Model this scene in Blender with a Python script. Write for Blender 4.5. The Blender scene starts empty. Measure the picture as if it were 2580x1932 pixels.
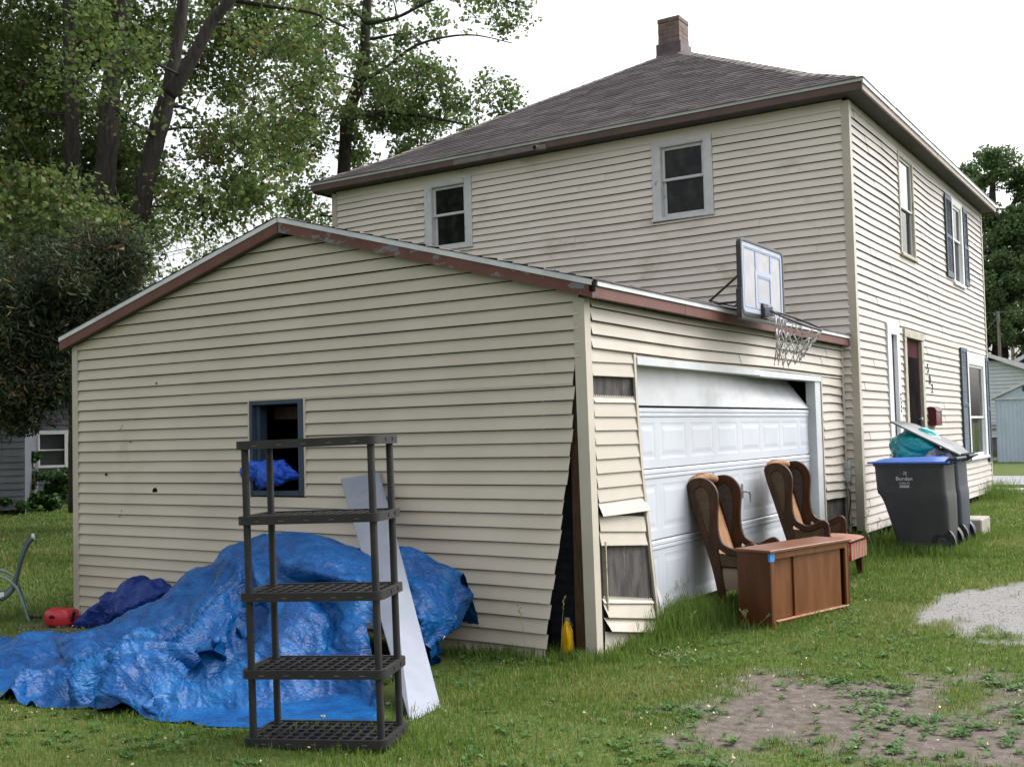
import bpy, bmesh, math, random
import numpy as np
from mathutils import Vector, Matrix

sc = bpy.context.scene
COL = sc.collection
rnd = random.Random(7)
rng = np.random.default_rng(11)

# ------------------------------------------------------------------ camera
CAM = Vector((3.811, -6.955, 1.605))
FWD = Vector((-0.538168, 0.841609, 0.045494))
RGT = Vector((0.841590, 0.539524, -0.025310))
UPV = Vector((0.045846, -0.024667, 0.998644))
cd = bpy.data.cameras.new('camera')
cam = bpy.data.objects.new('camera', cd)
COL.objects.link(cam)
cam.matrix_world = Matrix(((RGT.x, UPV.x, -FWD.x, CAM.x), (RGT.y, UPV.y, -FWD.y, CAM.y),
                           (RGT.z, UPV.z, -FWD.z, CAM.z), (0, 0, 0, 1)))
cd.sensor_fit = 'HORIZONTAL'; cd.sensor_width = 36.0; cd.lens = 38.63
cd.clip_start = 0.05; cd.clip_end = 3000
sc.camera = cam

# ------------------------------------------------------------------ sky, sun, exposure
SUN_EL, SUN_AZ = math.radians(52), math.radians(50)      # azimuth measured from +x towards +y
w = bpy.data.worlds.new('World'); sc.world = w; w.use_nodes = True
nt = w.node_tree; bgn = nt.nodes['Background']
sky = nt.nodes.new('ShaderNodeTexSky'); sky.sky_type = 'NISHITA'; sky.sun_disc = False
sky.sun_elevation = SUN_EL; sky.sun_rotation = math.pi / 2 - SUN_AZ
sky.air_density = 1.0; sky.dust_density = 6.0; sky.ozone_density = 1.0
hs = nt.nodes.new('ShaderNodeHueSaturation'); hs.inputs['Saturation'].default_value = 0.16   # cloud cover takes the blue out
nt.links.new(sky.outputs[0], hs.inputs['Color']); nt.links.new(hs.outputs[0], bgn.inputs['Color'])
bgn.inputs['Strength'].default_value = 0.15
sl = bpy.data.lights.new('sun', 'SUN'); sl.energy = 0.36; sl.angle = math.radians(50); sl.color = (1.0, 0.96, 0.9)
so = bpy.data.objects.new('sun', sl); COL.objects.link(so)
sd = Vector((math.cos(SUN_EL) * math.cos(SUN_AZ), math.cos(SUN_EL) * math.sin(SUN_AZ), math.sin(SUN_EL)))
so.rotation_euler = sd.to_track_quat('Z', 'Y').to_euler()
so.location = (20, 20, 40)
sc.view_settings.view_transform = 'Standard'; sc.view_settings.look = 'None'
sc.view_settings.exposure = 1.36; sc.view_settings.gamma = 1.0

# ------------------------------------------------------------------ materials
def mat(name, c1, c2=None, scale=6.0, rough=0.6, bump=0.0, bscale=60.0, spec=0.3, stretch=(1, 1, 1), lo=0.35, hi=0.65,
        metallic=0.0, c3=None, scale3=1.5, lo3=0.5, hi3=0.75, detail=6.0, trans=0.0, stretch3=(1, 1, 1)):
    m = bpy.data.materials.new(name); m.use_nodes = True
    n = m.node_tree.nodes; L = m.node_tree.links; p = n['Principled BSDF']
    p.inputs['Roughness'].default_value = rough; p.inputs['Metallic'].default_value = metallic
    p.inputs['Specular IOR Level'].default_value = spec
    if trans: p.inputs['Transmission Weight'].default_value = trans
    tc = n.new('ShaderNodeTexCoord')
    def noise(sca, st):
        mp = n.new('ShaderNodeMapping'); mp.inputs['Scale'].default_value = st
        L.new(tc.outputs['Object'], mp.inputs[0])
        nz = n.new('ShaderNodeTexNoise'); nz.inputs['Scale'].default_value = sca; nz.inputs['Detail'].default_value = detail
        nz.inputs['Roughness'].default_value = 0.62
        L.new(mp.outputs[0], nz.inputs['Vector']); return nz.outputs['Fac']
    def mixc(a, b, fac, lo_, hi_):
        mr = n.new('ShaderNodeMapRange'); mr.inputs['From Min'].default_value = lo_; mr.inputs['From Max'].default_value = hi_
        mr.interpolation_type = 'SMOOTHSTEP'
        L.new(fac, mr.inputs['Value'])
        mx = n.new('ShaderNodeMix'); mx.data_type = 'RGBA'
        L.new(mr.outputs[0], mx.inputs['Factor'])
        for s, v in (('A', a), ('B', b)):
            i = [q for q in mx.inputs if q.name == s and q.type == 'RGBA'][0]
            if isinstance(v, tuple): i.default_value = (*v[:3], 1)
            else: L.new(v, i)
        return [q for q in mx.outputs if q.type == 'RGBA'][0]
    col = c1
    if c2: col = mixc(c1, c2, noise(scale, stretch), lo, hi)
    if c3: col = mixc(col, c3, noise(scale3, stretch3), lo3, hi3)
    if isinstance(col, tuple): p.inputs['Base Color'].default_value = (*col[:3], 1)
    else: L.new(col, p.inputs['Base Color'])
    if bump:
        b = n.new('ShaderNodeBump'); b.inputs['Strength'].default_value = bump; b.inputs['Distance'].default_value = 0.01
        L.new(noise(bscale, stretch), b.inputs['Height']); L.new(b.outputs[0], p.inputs['Normal'])
    return m

def leaf_mat(name, ramp, trans=0.35, rough=0.55):
    m = bpy.data.materials.new(name); m.use_nodes = True
    n = m.node_tree.nodes; L = m.node_tree.links; p = n['Principled BSDF']; out = n['Material Output']
    at = n.new('ShaderNodeAttribute'); at.attribute_name = 'tint'
    cr = n.new('ShaderNodeValToRGB'); el = cr.color_ramp.elements
    el[0].position = ramp[0][0]; el[0].color = (*ramp[0][1], 1); el[1].position = ramp[-1][0]; el[1].color = (*ramp[-1][1], 1)
    for pos, c in ramp[1:-1]:
        e = el.new(pos); e.color = (*c, 1)
    L.new(at.outputs['Fac'], cr.inputs[0]); L.new(cr.outputs[0], p.inputs['Base Color'])
    p.inputs['Roughness'].default_value = rough; p.inputs['Specular IOR Level'].default_value = 0.12
    tr = n.new('ShaderNodeBsdfTranslucent'); L.new(cr.outputs[0], tr.inputs[0])
    mx = n.new('ShaderNodeMixShader'); mx.inputs[0].default_value = trans
    L.new(p.outputs[0], mx.inputs[1]); L.new(tr.outputs[0], mx.inputs[2]); L.new(mx.outputs[0], out.inputs[0])
    return m

def glass_mat(name, clear, tint=(0.02, 0.025, 0.025), rough=0.03, ior=1.5):
    m = bpy.data.materials.new(name); m.use_nodes = True
    n = m.node_tree.nodes; L = m.node_tree.links; out = n['Material Output']
    p = n['Principled BSDF']; p.inputs['Base Color'].default_value = (*tint, 1); p.inputs['Roughness'].default_value = 0.6
    p.inputs['Specular IOR Level'].default_value = 0.0
    tr = n.new('ShaderNodeBsdfTransparent'); tr.inputs[0].default_value = (0.85, 0.9, 0.88, 1)
    m1 = n.new('ShaderNodeMixShader'); m1.inputs[0].default_value = clear
    L.new(p.outputs[0], m1.inputs[1]); L.new(tr.outputs[0], m1.inputs[2])
    fr = n.new('ShaderNodeFresnel'); fr.inputs[0].default_value = ior
    gl = n.new('ShaderNodeBsdfGlossy'); gl.inputs['Roughness'].default_value = rough
    m2 = n.new('ShaderNodeMixShader')
    L.new(fr.outputs[0], m2.inputs[0]); L.new(m1.outputs[0], m2.inputs[1]); L.new(gl.outputs[0], m2.inputs[2])
    L.new(m2.outputs[0], out.inputs[0])
    return m

M = {}
M['siding_g'] = mat('vinyl_siding_garage', (0.47, 0.422, 0.345), (0.51, 0.46, 0.38), 1.2, 0.5, 0.05, 90, spec=0.3, c3=(0.36, 0.345, 0.24), scale3=1.1, lo3=0.60, hi3=0.82)  # tone darkened: the tree shade on the gable is put into the colour
M['siding_h'] = mat('vinyl_siding_house', (0.64, 0.582, 0.52), (0.69, 0.63, 0.565), 0.9, 0.5, 0.05, 90, spec=0.3, c3=(0.36, 0.33, 0.23), scale3=1.3, lo3=0.53, hi3=0.80, stretch3=(1, 1, 2.2))  # tone lightened: open sky light on the long wall is in the colour
M['siding_d'] = mat('vinyl_siding_door_wall', (0.42, 0.38, 0.33), (0.465, 0.425, 0.37), 0.9, 0.5, 0.05, 90, spec=0.3, c3=(0.36, 0.33, 0.25), scale3=1.3, lo3=0.58, hi3=0.85)  # separate copy of the vinyl, darkened to offset the strong light on this wall
M['siding_f'] = mat('vinyl_siding_front', (0.44, 0.402, 0.375), (0.49, 0.45, 0.42), 0.9, 0.5, 0.05, 90, spec=0.3, c3=(0.45, 0.42, 0.34), scale3=1.1, lo3=0.66, hi3=0.86)  # darker copy of the house vinyl, offsetting the brighter light on the front
M['trim'] = mat('vinyl_corner_trim', (0.42, 0.38, 0.32), (0.47, 0.43, 0.365), 2.0, 0.45, c3=(0.34, 0.32, 0.24), scale3=2.0, lo3=0.62, hi3=0.85)
M['white'] = mat('white_painted_metal', (0.52, 0.54, 0.56), (0.46, 0.48, 0.50), 4, 0.4, spec=0.4)
M['drip'] = mat('weathered_white_drip_edge', (0.64, 0.65, 0.68), (0.52, 0.53, 0.56), 3, 0.45, c3=(0.30, 0.29, 0.27), scale3=5, lo3=0.62, hi3=0.8)
M['drip_h'] = mat('pale_green_drip_edge', (0.42, 0.45, 0.43), (0.34, 0.37, 0.36), 3, 0.45)
M['fascia'] = mat('brown_fascia_paint', (0.112, 0.044, 0.036), (0.14, 0.057, 0.045), 5, 0.55)
M['fascia_h'] = mat('dark_brown_fascia_paint', (0.085, 0.052, 0.046), (0.105, 0.065, 0.057), 4, 0.55)
M['fascia_f'] = mat('faded_pinkish_fascia_paint', (0.30, 0.24, 0.22), (0.36, 0.29, 0.27), 4, 0.55)
M['fascia_bare'] = mat('bare_weathered_fascia', (0.14, 0.12, 0.115), (0.20, 0.175, 0.165), 6, 0.8, stretch=(1, 6, 6))
M['fascia_peel'] = mat('peeling_brown_fascia_paint', (0.112, 0.044, 0.036), (0.14, 0.057, 0.045), 5, 0.6, c3=(0.155, 0.15, 0.16), scale3=5, lo3=0.56, hi3=0.58, stretch3=(1, 1, 2.2))
M['soffit'] = mat('dark_soffit', (0.052, 0.047, 0.047), (0.068, 0.061, 0.061), 4, 0.7)
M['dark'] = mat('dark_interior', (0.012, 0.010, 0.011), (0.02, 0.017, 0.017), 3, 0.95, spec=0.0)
M['black_board'] = mat('black_sheathing', (0.012, 0.014, 0.02), (0.022, 0.024, 0.032), 8, 0.6)
M['wet_wood'] = mat('rotten_wood_sheathing', (0.035, 0.031, 0.031), (0.085, 0.078, 0.075), 5, 0.85, 0.3, 30, c3=(0.17, 0.165, 0.165), scale3=7, lo3=0.62, hi3=0.75, stretch=(2, 2, 0.7), stretch3=(2, 2, 0.5))
M['stud'] = mat('brown_stud', (0.05, 0.028, 0.018), (0.09, 0.05, 0.03), 9, 0.8, stretch=(6, 6, 1))
M['old_wood'] = mat('weathered_frame_wood', (0.23, 0.20, 0.15), (0.36, 0.33, 0.25), 7, 0.8, stretch=(5, 5, 1), c3=(0.10, 0.085, 0.06), scale3=8, lo3=0.58, hi3=0.7)
M['door_white'] = mat('white_garage_door', (0.46, 0.485, 0.54), (0.50, 0.525, 0.58), 2, 0.45, spec=0.4, c3=(0.50, 0.51, 0.53), scale3=2, lo3=0.6, hi3=0.85)
M['door_dirty'] = mat('dirty_garage_door_section', (0.42, 0.43, 0.45), (0.52, 0.535, 0.565), 2.2, 0.45, spec=0.4, c3=(0.36, 0.35, 0.33), scale3=2.6, lo3=0.58, hi3=0.9, stretch3=(1, 1.3, 1))
M['win_white'] = mat('chipped_white_window_paint', (0.58, 0.58, 0.59), (0.50, 0.51, 0.53), 6, 0.5, c3=(0.27, 0.27, 0.28), scale3=10, lo3=0.60, hi3=0.72, stretch3=(1, 1, .5))
M['win_clean'] = mat('clean_white_window_paint', (0.72, 0.73, 0.74), (0.66, 0.67, 0.69), 5, 0.4)
M['win_old'] = mat('worn_bare_window_wood', (0.36, 0.33, 0.27), (0.46, 0.43, 0.37), 7, 0.7, stretch=(4, 4, 1), c3=(0.18, 0.16, 0.11), scale3=8, lo3=0.55, hi3=0.7)
M['navy'] = mat('navy_painted_wood', (0.028, 0.045, 0.072), (0.042, 0.062, 0.092), 6, 0.5, c3=(0.20, 0.22, 0.24), scale3=16, lo3=0.70, hi3=0.76)
M['shutter'] = mat('dark_blue_shutter', (0.036, 0.060, 0.095), (0.050, 0.078, 0.118), 4, 0.5)
M['glass_dark'] = glass_mat('dark_screened_glass', 0.0, (0.007, 0.008, 0.0085), 0.10, 1.30)
_m = M['glass_dark']; _n = _m.node_tree.nodes; _z = _n.new('ShaderNodeTexNoise'); _z.inputs['Scale'].default_value = 7; _z.inputs['Detail'].default_value = 8
_t = _n.new('ShaderNodeTexCoord'); _m.node_tree.links.new(_t.outputs['Object'], _z.inputs[0])
_r = _n.new('ShaderNodeValToRGB'); _r.color_ramp.elements[0].position = .42; _r.color_ramp.elements[0].color = (.005, .0055, .006, 1); _r.color_ramp.elements[1].position = .72; _r.color_ramp.elements[1].color = (.026, .031, .024, 1)  # greenish reflection speckles mixed into the glass colour itself
_m.node_tree.links.new(_z.outputs['Fac'], _r.inputs[0]); _m.node_tree.links.new(_r.outputs[0], _n['Principled BSDF'].inputs['Base Color'])
M['glass_clear'] = glass_mat('window_glass', 0.75, (0.02, 0.025, 0.025), 0.02, 1.5)
M['glass_mirror'] = glass_mat('sky_reflecting_glass', 0.0, (0.02, 0.025, 0.025), 0.02, 9.0)
M['curtain'] = mat('pale_curtain', (0.45, 0.45, 0.48), (0.32, 0.32, 0.35), 3, 0.9, stretch=(1, 9, 0.3))
M['brick'] = None
M['metal_flash'] = mat('chimney_flashing', (0.085, 0.06, 0.068), (0.12, 0.085, 0.095), 6, 0.6)
M['black_plastic'] = mat('black_plastic', (0.017, 0.016, 0.018), (0.026, 0.024, 0.026), 5, 0.5, 0.08, 80, spec=0.35, c3=(0.05, 0.046, 0.044), scale3=9, lo3=0.6, hi3=0.85)
M['hoop_black'] = mat('black_hoop_frame', (0.018, 0.018, 0.022), (0.028, 0.028, 0.032), 6, 0.4, spec=0.4)
M['acrylic'] = mat('cloudy_acrylic', (0.27, 0.268, 0.30), (0.33, 0.328, 0.36), 5, 0.25, spec=0.4, c3=(0.38, 0.42, 0.60), scale3=3, lo3=0.6, hi3=0.9)
M['blue_line'] = mat('faded_blue_line', (0.23, 0.29, 0.52), (0.33, 0.38, 0.58), 8, 0.5)
M['white_line'] = mat('white_board_line', (0.40, 0.43, 0.51), (0.34, 0.38, 0.48), 8, 0.5)
M['net'] = mat('dirty_white_net', (0.50, 0.49, 0.48), (0.34, 0.335, 0.33), 12, 0.8)
M['steel'] = mat('galvanised_steel', (0.35, 0.36, 0.37), (0.28, 0.29, 0.3), 8, 0.4, metallic=0.6)
M['grey_box'] = mat('grey_electric_box', (0.36, 0.40, 0.39), (0.42, 0.46, 0.45), 5, 0.5)
M['board_grey'] = mat('pale_grey_panel', (0.205, 0.225, 0.275), (0.235, 0.255, 0.305), 3, 0.6, c3=(0.165, 0.18, 0.22), scale3=2.5, lo3=.55, hi3=.8)
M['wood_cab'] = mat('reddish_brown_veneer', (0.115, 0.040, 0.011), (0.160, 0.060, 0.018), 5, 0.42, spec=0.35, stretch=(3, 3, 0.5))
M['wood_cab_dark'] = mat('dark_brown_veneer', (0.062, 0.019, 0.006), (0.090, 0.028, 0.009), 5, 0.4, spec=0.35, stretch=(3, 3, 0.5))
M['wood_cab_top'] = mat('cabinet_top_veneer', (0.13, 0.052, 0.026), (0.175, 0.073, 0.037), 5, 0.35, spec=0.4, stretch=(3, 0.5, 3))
M['wood_edge'] = mat('worn_pale_wood_edge', (0.36, 0.19, 0.12), (0.28, 0.13, 0.07), 9, 0.5)
M['wood_chair'] = mat('dark_walnut_frame', (0.034, 0.015, 0.008), (0.058, 0.026, 0.013), 8, 0.42, spec=0.22, stretch=(3, 3, 1))
M['tape_blue'] = mat('blue_masking_tape', (0.04, 0.22, 0.55), (0.05, 0.25, 0.60), 8, 0.6)
M['bin_grey'] = mat('dark_grey_bin_plastic', (0.040, 0.040, 0.046), (0.052, 0.050, 0.056), 4, 0.5, 0.1, 120)
M['bin_blue_grey'] = mat('blue_grey_bin_plastic', (0.035, 0.042, 0.060), (0.045, 0.052, 0.072), 4, 0.5, 0.1, 120)
M['lid_blue'] = mat('blue_bin_lid', (0.028, 0.085, 0.32), (0.038, 0.11, 0.38), 4, 0.4)
M['lid_grey'] = mat('grey_bin_lid', (0.075, 0.078, 0.083), (0.11, 0.113, 0.118), 5, 0.4)
M['rubber'] = mat('black_rubber', (0.016, 0.016, 0.017), (0.024, 0.024, 0.025), 10, 0.6)
M['print'] = mat('white_print', (0.55, 0.57, 0.60), None, rough=0.6)
M['teal_bag'] = mat('teal_rubbish_bag', (0.003, 0.22, 0.25), (0.006, 0.30, 0.33), 5, 0.25, 0.08, 12, spec=0.5)
M['clear_bag'] = mat('grey_rubbish_bag', (0.20, 0.21, 0.25), (0.32, 0.33, 0.37), 9, 0.3, 0.2, 30, spec=0.5)
M['maroon'] = mat('maroon_paint', (0.060, 0.008, 0.014), (0.040, 0.006, 0.010), 5, 0.8, spec=0.1)
M['red_box'] = mat('dark_red_mailbox', (0.085, 0.006, 0.012), (0.065, 0.006, 0.010), 5, 0.4)
M['concrete'] = mat('rough_concrete', (0.24, 0.225, 0.195), (0.33, 0.31, 0.275), 9, 0.9, 0.4, 60)
M['found'] = mat('dark_foundation', (0.10, 0.095, 0.085), (0.15, 0.14, 0.125), 6, 0.9, 0.3, 40)
M['red_can'] = mat('red_plastic_can', (0.36, 0.014, 0.026), (0.44, 0.025, 0.036), 5, 0.35, spec=0.4)
M['yellow'] = mat('yellow_bottle_plastic', (0.60, 0.33, 0.005), (0.70, 0.42, 0.01), 7, 0.45)
M['patio_green'] = mat('grey_green_enamel', (0.14, 0.20, 0.20), (0.20, 0.27, 0.27), 9, 0.4, spec=0.4)
M['patio_dark'] = mat('dark_green_rail', (0.035, 0.055, 0.058), (0.05, 0.075, 0.078), 9, 0.4)
M['sling'] = mat('dark_green_sling', (0.045, 0.075, 0.075), (0.06, 0.095, 0.095), 30, 0.7)
M['sling_light'] = mat('pale_green_seat_sling', (0.36, 0.41, 0.39), (0.44, 0.48, 0.46), 20, 0.7)
M['bark'] = mat('grey_brown_bark', (0.022, 0.018, 0.016), (0.050, 0.042, 0.038), 6, 0.9, 0.9, 18, stretch=(3, 3, 0.6))
M['twig'] = mat('dead_twig_bark', (0.12, 0.105, 0.095), (0.17, 0.15, 0.135), 6, 0.9)
M['nb_siding'] = mat('blue_grey_house_siding', (0.085, 0.092, 0.108), (0.11, 0.118, 0.135), 2, 0.6)
M['nb_white'] = mat('off_white_house_siding', (0.56, 0.60, 0.63), (0.62, 0.66, 0.69), 2, 0.6)
M['shed_blue'] = mat('pale_blue_shed_metal', (0.44, 0.52, 0.64), (0.49, 0.57, 0.69), 2, 0.5)
M['pole'] = mat('weathered_pole_wood', (0.20, 0.16, 0.14), (0.28, 0.23, 0.20), 6, 0.9, stretch=(4, 4, 0.5))
M['asphalt'] = mat('grey_road_asphalt', (0.20, 0.20, 0.215), (0.25, 0.25, 0.265), 3, 0.9)
M['kerb'] = mat('pale_kerb_paint', (0.58, 0.58, 0.57), (0.66, 0.66, 0.65), 5, 0.8)
M['leaf_maple'] = leaf_mat('maple_leaves', [(0, (0.058, 0.100, 0.028)), (0.45, (0.112, 0.168, 0.046)), (0.8, (0.170, 0.220, 0.075)), (0.97, (0.21, 0.24, 0.14)), (1, (0.22, 0.17, 0.07))], 0.52)
M['leaf_light'] = leaf_mat('light_maple_leaves', [(0, (0.070, 0.125, 0.040)), (0.5, (0.135, 0.195, 0.062)), (0.85, (0.20, 0.25, 0.095)), (0.95, (0.22, 0.25, 0.14)), (1, (0.30, 0.19, 0.06))], 0.52)
M['leaf_dark'] = leaf_mat('dark_pine_needles', [(0, (0.045, 0.068, 0.042)), (0.5, (0.080, 0.108, 0.062)), (0.88, (0.115, 0.130, 0.070)), (1, (0.20, 0.12, 0.055))], 0.4)
M['leaf_oak'] = leaf_mat('oak_leaves', [(0, (0.070, 0.130, 0.055)), (0.5, (0.125, 0.190, 0.078)), (0.9, (0.18, 0.24, 0.10)), (1, (0.13, 0.15, 0.04))], 0.22)
M['leaf_shrub'] = leaf_mat('shrub_leaves', [(0, (0.020, 0.045, 0.012)), (0.6, (0.040, 0.085, 0.022)), (1, (0.075, 0.13, 0.04))], 0.2)
M['grass'] = leaf_mat('grass_blades', [(0, (0.060, 0.115, 0.023)), (0.45, (0.125, 0.198, 0.038)), (0.75, (0.195, 0.248, 0.066)), (0.88, (0.25, 0.25, 0.09)), (1, (0.38, 0.31, 0.16))], 0.45)
M['weed'] = leaf_mat('weed_leaves', [(0, (0.035, 0.085, 0.022)), (0.6, (0.065, 0.14, 0.035)), (1, (0.12, 0.20, 0.065))], 0.25)
M['litter'] = leaf_mat('dry_litter', [(0, (0.22, 0.14, 0.07)), (0.5, (0.42, 0.33, 0.22)), (1, (0.60, 0.52, 0.42))], 0.1)

# ------------------------------------------------------------------ mesh helpers
class MB:
    def __init__(s): s.v = []; s.f = []; s.mi = []; s.uv = {}
    def vert(s, p): s.v.append((float(p[0]), float(p[1]), float(p[2]))); return len(s.v) - 1
    def face(s, idx, mi=0): s.f.append(tuple(idx)); s.mi.append(mi)
    def poly(s, pts, mi=0): s.face([s.vert(p) for p in pts], mi)
    def add(s, vs, fs, mi=0, xf=None):
        o = len(s.v)
        for p in vs:
            q = xf(p) if xf else p
            s.v.append((float(q[0]), float(q[1]), float(q[2])))
        for f in fs: s.f.append(tuple(i + o for i in f)); s.mi.append(mi)
    def box(s, a, b, bev=0.0, mi=0, xf=None, seg=1):
        bm = bmesh.new(); bmesh.ops.create_cube(bm, size=1)
        for v in bm.verts:
            v.co = Vector([(a[i] + b[i]) / 2 + v.co[i] * (b[i] - a[i]) for i in range(3)])
        if bev: bmesh.ops.bevel(bm, geom=list(bm.edges), offset=bev, segments=seg, profile=0.7, affect='EDGES')
        bm.verts.index_update()
        s.add([v.co[:] for v in bm.verts], [[v.index for v in f.verts] for f in bm.faces], mi, xf); bm.free()
    def beam(s, p, q, wd, ht, up=(0, 0, 1), bev=0.0, mi=0):       # box section bar from p to q
        p, q = Vector(p), Vector(q); d = (q - p); L = d.length; d.normalize()
        x = d.cross(Vector(up)); x.normalize(); z = x.cross(d)
        s.box((-wd / 2, 0, -ht / 2), (wd / 2, L, ht / 2), bev, mi, lambda t: p + x * t[0] + d * t[1] + z * t[2])
    def tube(s, pts, r, n=8, cap=True, mi=0):
        pts = [Vector(p) for p in pts]; rs = r if isinstance(r, (list, tuple)) else [r] * len(pts)
        ref = Vector((0.31, 0.17, 0.93)); rings = []
        for i, p in enumerate(pts):
            d = pts[min(i + 1, len(pts) - 1)] - pts[max(i - 1, 0)]
            if d.length < 1e-9: d = Vector((0, 0, 1))
            d.normalize(); x = d.cross(ref)
            if x.length < 0.05: x = d.cross(Vector((1, 0, 0)))
            x.normalize(); y = d.cross(x); ref = y.cross(d) * 0 + ref
            rings.append([s.vert(p + (x * math.cos(2 * math.pi * k / n) + y * math.sin(2 * math.pi * k / n)) * rs[i]) for k in range(n)])
        for a, b in zip(rings, rings[1:]):
            for k in range(n): s.face((a[k], a[(k + 1) % n], b[(k + 1) % n], b[k]), mi)
        if cap: s.face(rings[0][::-1], mi); s.face(rings[-1], mi)
    def loft(s, loops, closed=True, cap=True, mi=0):
        ids = [[s.vert(p) for p in l] for l in loops]; n = len(ids[0])
        for a, b in zip(ids, ids[1:]):
            for k in range(n if closed else n - 1): s.face((a[k], a[(k + 1) % n], b[(k + 1) % n], b[k]), mi)
        if cap and closed: s.face(ids[0][::-1], mi); s.face(ids[-1], mi)
    def grid(s, P, mi=0, skip=None):
        n, m = P.shape[:2]; o = len(s.v)
        s.v.extend(map(tuple, P.reshape(-1, 3).tolist()))
        for i in range(n - 1):
            for j in range(m - 1):
                if skip is not None and skip[i, j]: continue
                s.f.append((o + i * m + j, o + (i + 1) * m + j, o + (i + 1) * m + j + 1, o + i * m + j + 1)); s.mi.append(mi)
    def plate(s, loops, th, xf, bev=0.0, mi=0):                   # 2D outline(s) with holes, given thickness; xf maps (x, y, depth)
        cu = bpy.data.curves.new('c', 'CURVE'); cu.dimensions = '2D'; cu.fill_mode = 'BOTH'
        cu.extrude = max(th / 2 - bev, 1e-4); cu.bevel_depth = bev; cu.bevel_resolution = 1
        for l in loops:
            sp = cu.splines.new('POLY'); sp.points.add(len(l) - 1); sp.use_cyclic_u = True
            for q, p in zip(sp.points, l): q.co = (p[0], p[1], 0, 1)
        o = bpy.data.objects.new('c', cu); COL.objects.link(o)
        dg = bpy.context.evaluated_depsgraph_get(); me = bpy.data.meshes.new_from_object(o.evaluated_get(dg))
        s.add([v.co[:] for v in me.vertices], [list(p.vertices) for p in me.polygons], mi, lambda t: xf(t[0], t[1], t[2]))
        bpy.data.objects.remove(o); bpy.data.curves.remove(cu); bpy.data.meshes.remove(me)
    def text(s, body, size, xf, th=0.002, mi=0, align='CENTER'):
        cu = bpy.data.curves.new('t', 'FONT'); cu.body = body; cu.size = size; cu.align_x = align; cu.extrude = th / 2
        cu.resolution_u = 3
        o = bpy.data.objects.new('t', cu); COL.objects.link(o)
        dg = bpy.context.evaluated_depsgraph_get(); me = bpy.data.meshes.new_from_object(o.evaluated_get(dg))
        s.add([v.co[:] for v in me.vertices], [list(p.vertices) for p in me.polygons], mi, lambda t: xf(t[0], t[1], t[2]))
        bpy.data.objects.remove(o); bpy.data.curves.remove(cu); bpy.data.meshes.remove(me)
    def obj(s, name, mats, parent=None, smooth=False, origin=None):
        me = bpy.data.meshes.new(name)
        off = Vector(origin) if origin is not None else Vector((0, 0, 0))
        v = [(p[0] - off.x, p[1] - off.y, p[2] - off.z) for p in s.v] if origin is not None else s.v
        me.from_pydata(v, [], s.f)
        for m_ in (mats if isinstance(mats, (list, tuple)) else [mats]): me.materials.append(m_)
        if any(s.mi): me.polygons.foreach_set('material_index', s.mi)
        if smooth: me.polygons.foreach_set('use_smooth', [True] * len(me.polygons))
        me.update()
        o = bpy.data.objects.new(name, me); COL.objects.link(o)
        if parent is not None: o.parent = parent
        return o

def smooth_angle(o, deg=40):
    me = o.data; me.polygons.foreach_set('use_smooth', [True] * len(me.polygons))
    try: me.set_sharp_from_angle(angle=math.radians(deg))
    except Exception: pass
    return o

def thing(name, label, cat, loc=(0, 0, 0), rz=0.0, group=None):
    o = bpy.data.objects.new(name, None); COL.objects.link(o); o.empty_display_size = 0.2
    o.location = loc; o.rotation_euler = (0, 0, rz); o['label'] = label; o['category'] = cat
    if group: o['group'] = group
    return o
def tag(o, label, cat, group=None):
    o['label'] = label; o['category'] = cat
    if group: o['group'] = group
    return o
def struct(o): o['kind'] = 'structure'; return o

def fast_mesh(name, V, F, mats, attr=None, parent=None, smooth=False):   # V (n,3), F (m,k) numpy
    me = bpy.data.meshes.new(name); n, (m_, k) = len(V), F.shape
    me.vertices.add(n); me.vertices.foreach_set('co', np.ascontiguousarray(V, dtype=np.float32).ravel())
    me.loops.add(m_ * k); me.loops.foreach_set('vertex_index', np.ascontiguousarray(F, dtype=np.int32).ravel())
    me.polygons.add(m_); me.polygons.foreach_set('loop_start', np.arange(0, m_ * k, k, dtype=np.int32))
    me.update(calc_edges=True)
    if attr is not None:
        for an, av in attr.items():
            a = me.attributes.new(an, 'FLOAT', 'POINT'); a.data.foreach_set('value', np.ascontiguousarray(av, dtype=np.float32))
    me.materials.append(mats)
    if smooth: me.polygons.foreach_set('use_smooth', np.ones(m_, dtype=bool))
    o = bpy.data.objects.new(name, me); COL.objects.link(o)
    if parent is not None: o.parent = parent
    return o

def sstep(a, b, x):
    t = np.clip((np.asarray(x, float) - a) / (b - a), 0, 1); return t * t * (3 - 2 * t)
_T = np.random.default_rng(5).random((256, 256))
def vnoise(x, y, f=1.0):                       # tiling value noise, 0..1
    x = np.asarray(x, float) * f + 100.3; y = np.asarray(y, float) * f + 57.7
    xi = np.floor(x).astype(int); yi = np.floor(y).astype(int); u = x - xi; v = y - yi
    u = u * u * (3 - 2 * u); v = v * v * (3 - 2 * v)
    g = lambda i, j: _T[i % 256, j % 256]
    return (g(xi, yi) * (1 - u) + g(xi + 1, yi) * u) * (1 - v) + (g(xi, yi + 1) * (1 - u) + g(xi + 1, yi + 1) * u) * v
def fbm(x, y, f=1.0, o=4):
    s = 0; a = 0.5; t = 0
    for i in range(o): s = s + a * vnoise(np.asarray(x) + i * 17.1, np.asarray(y) - i * 9.3, f); t += a; a *= 0.5; f *= 2.1
    return s / t

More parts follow.
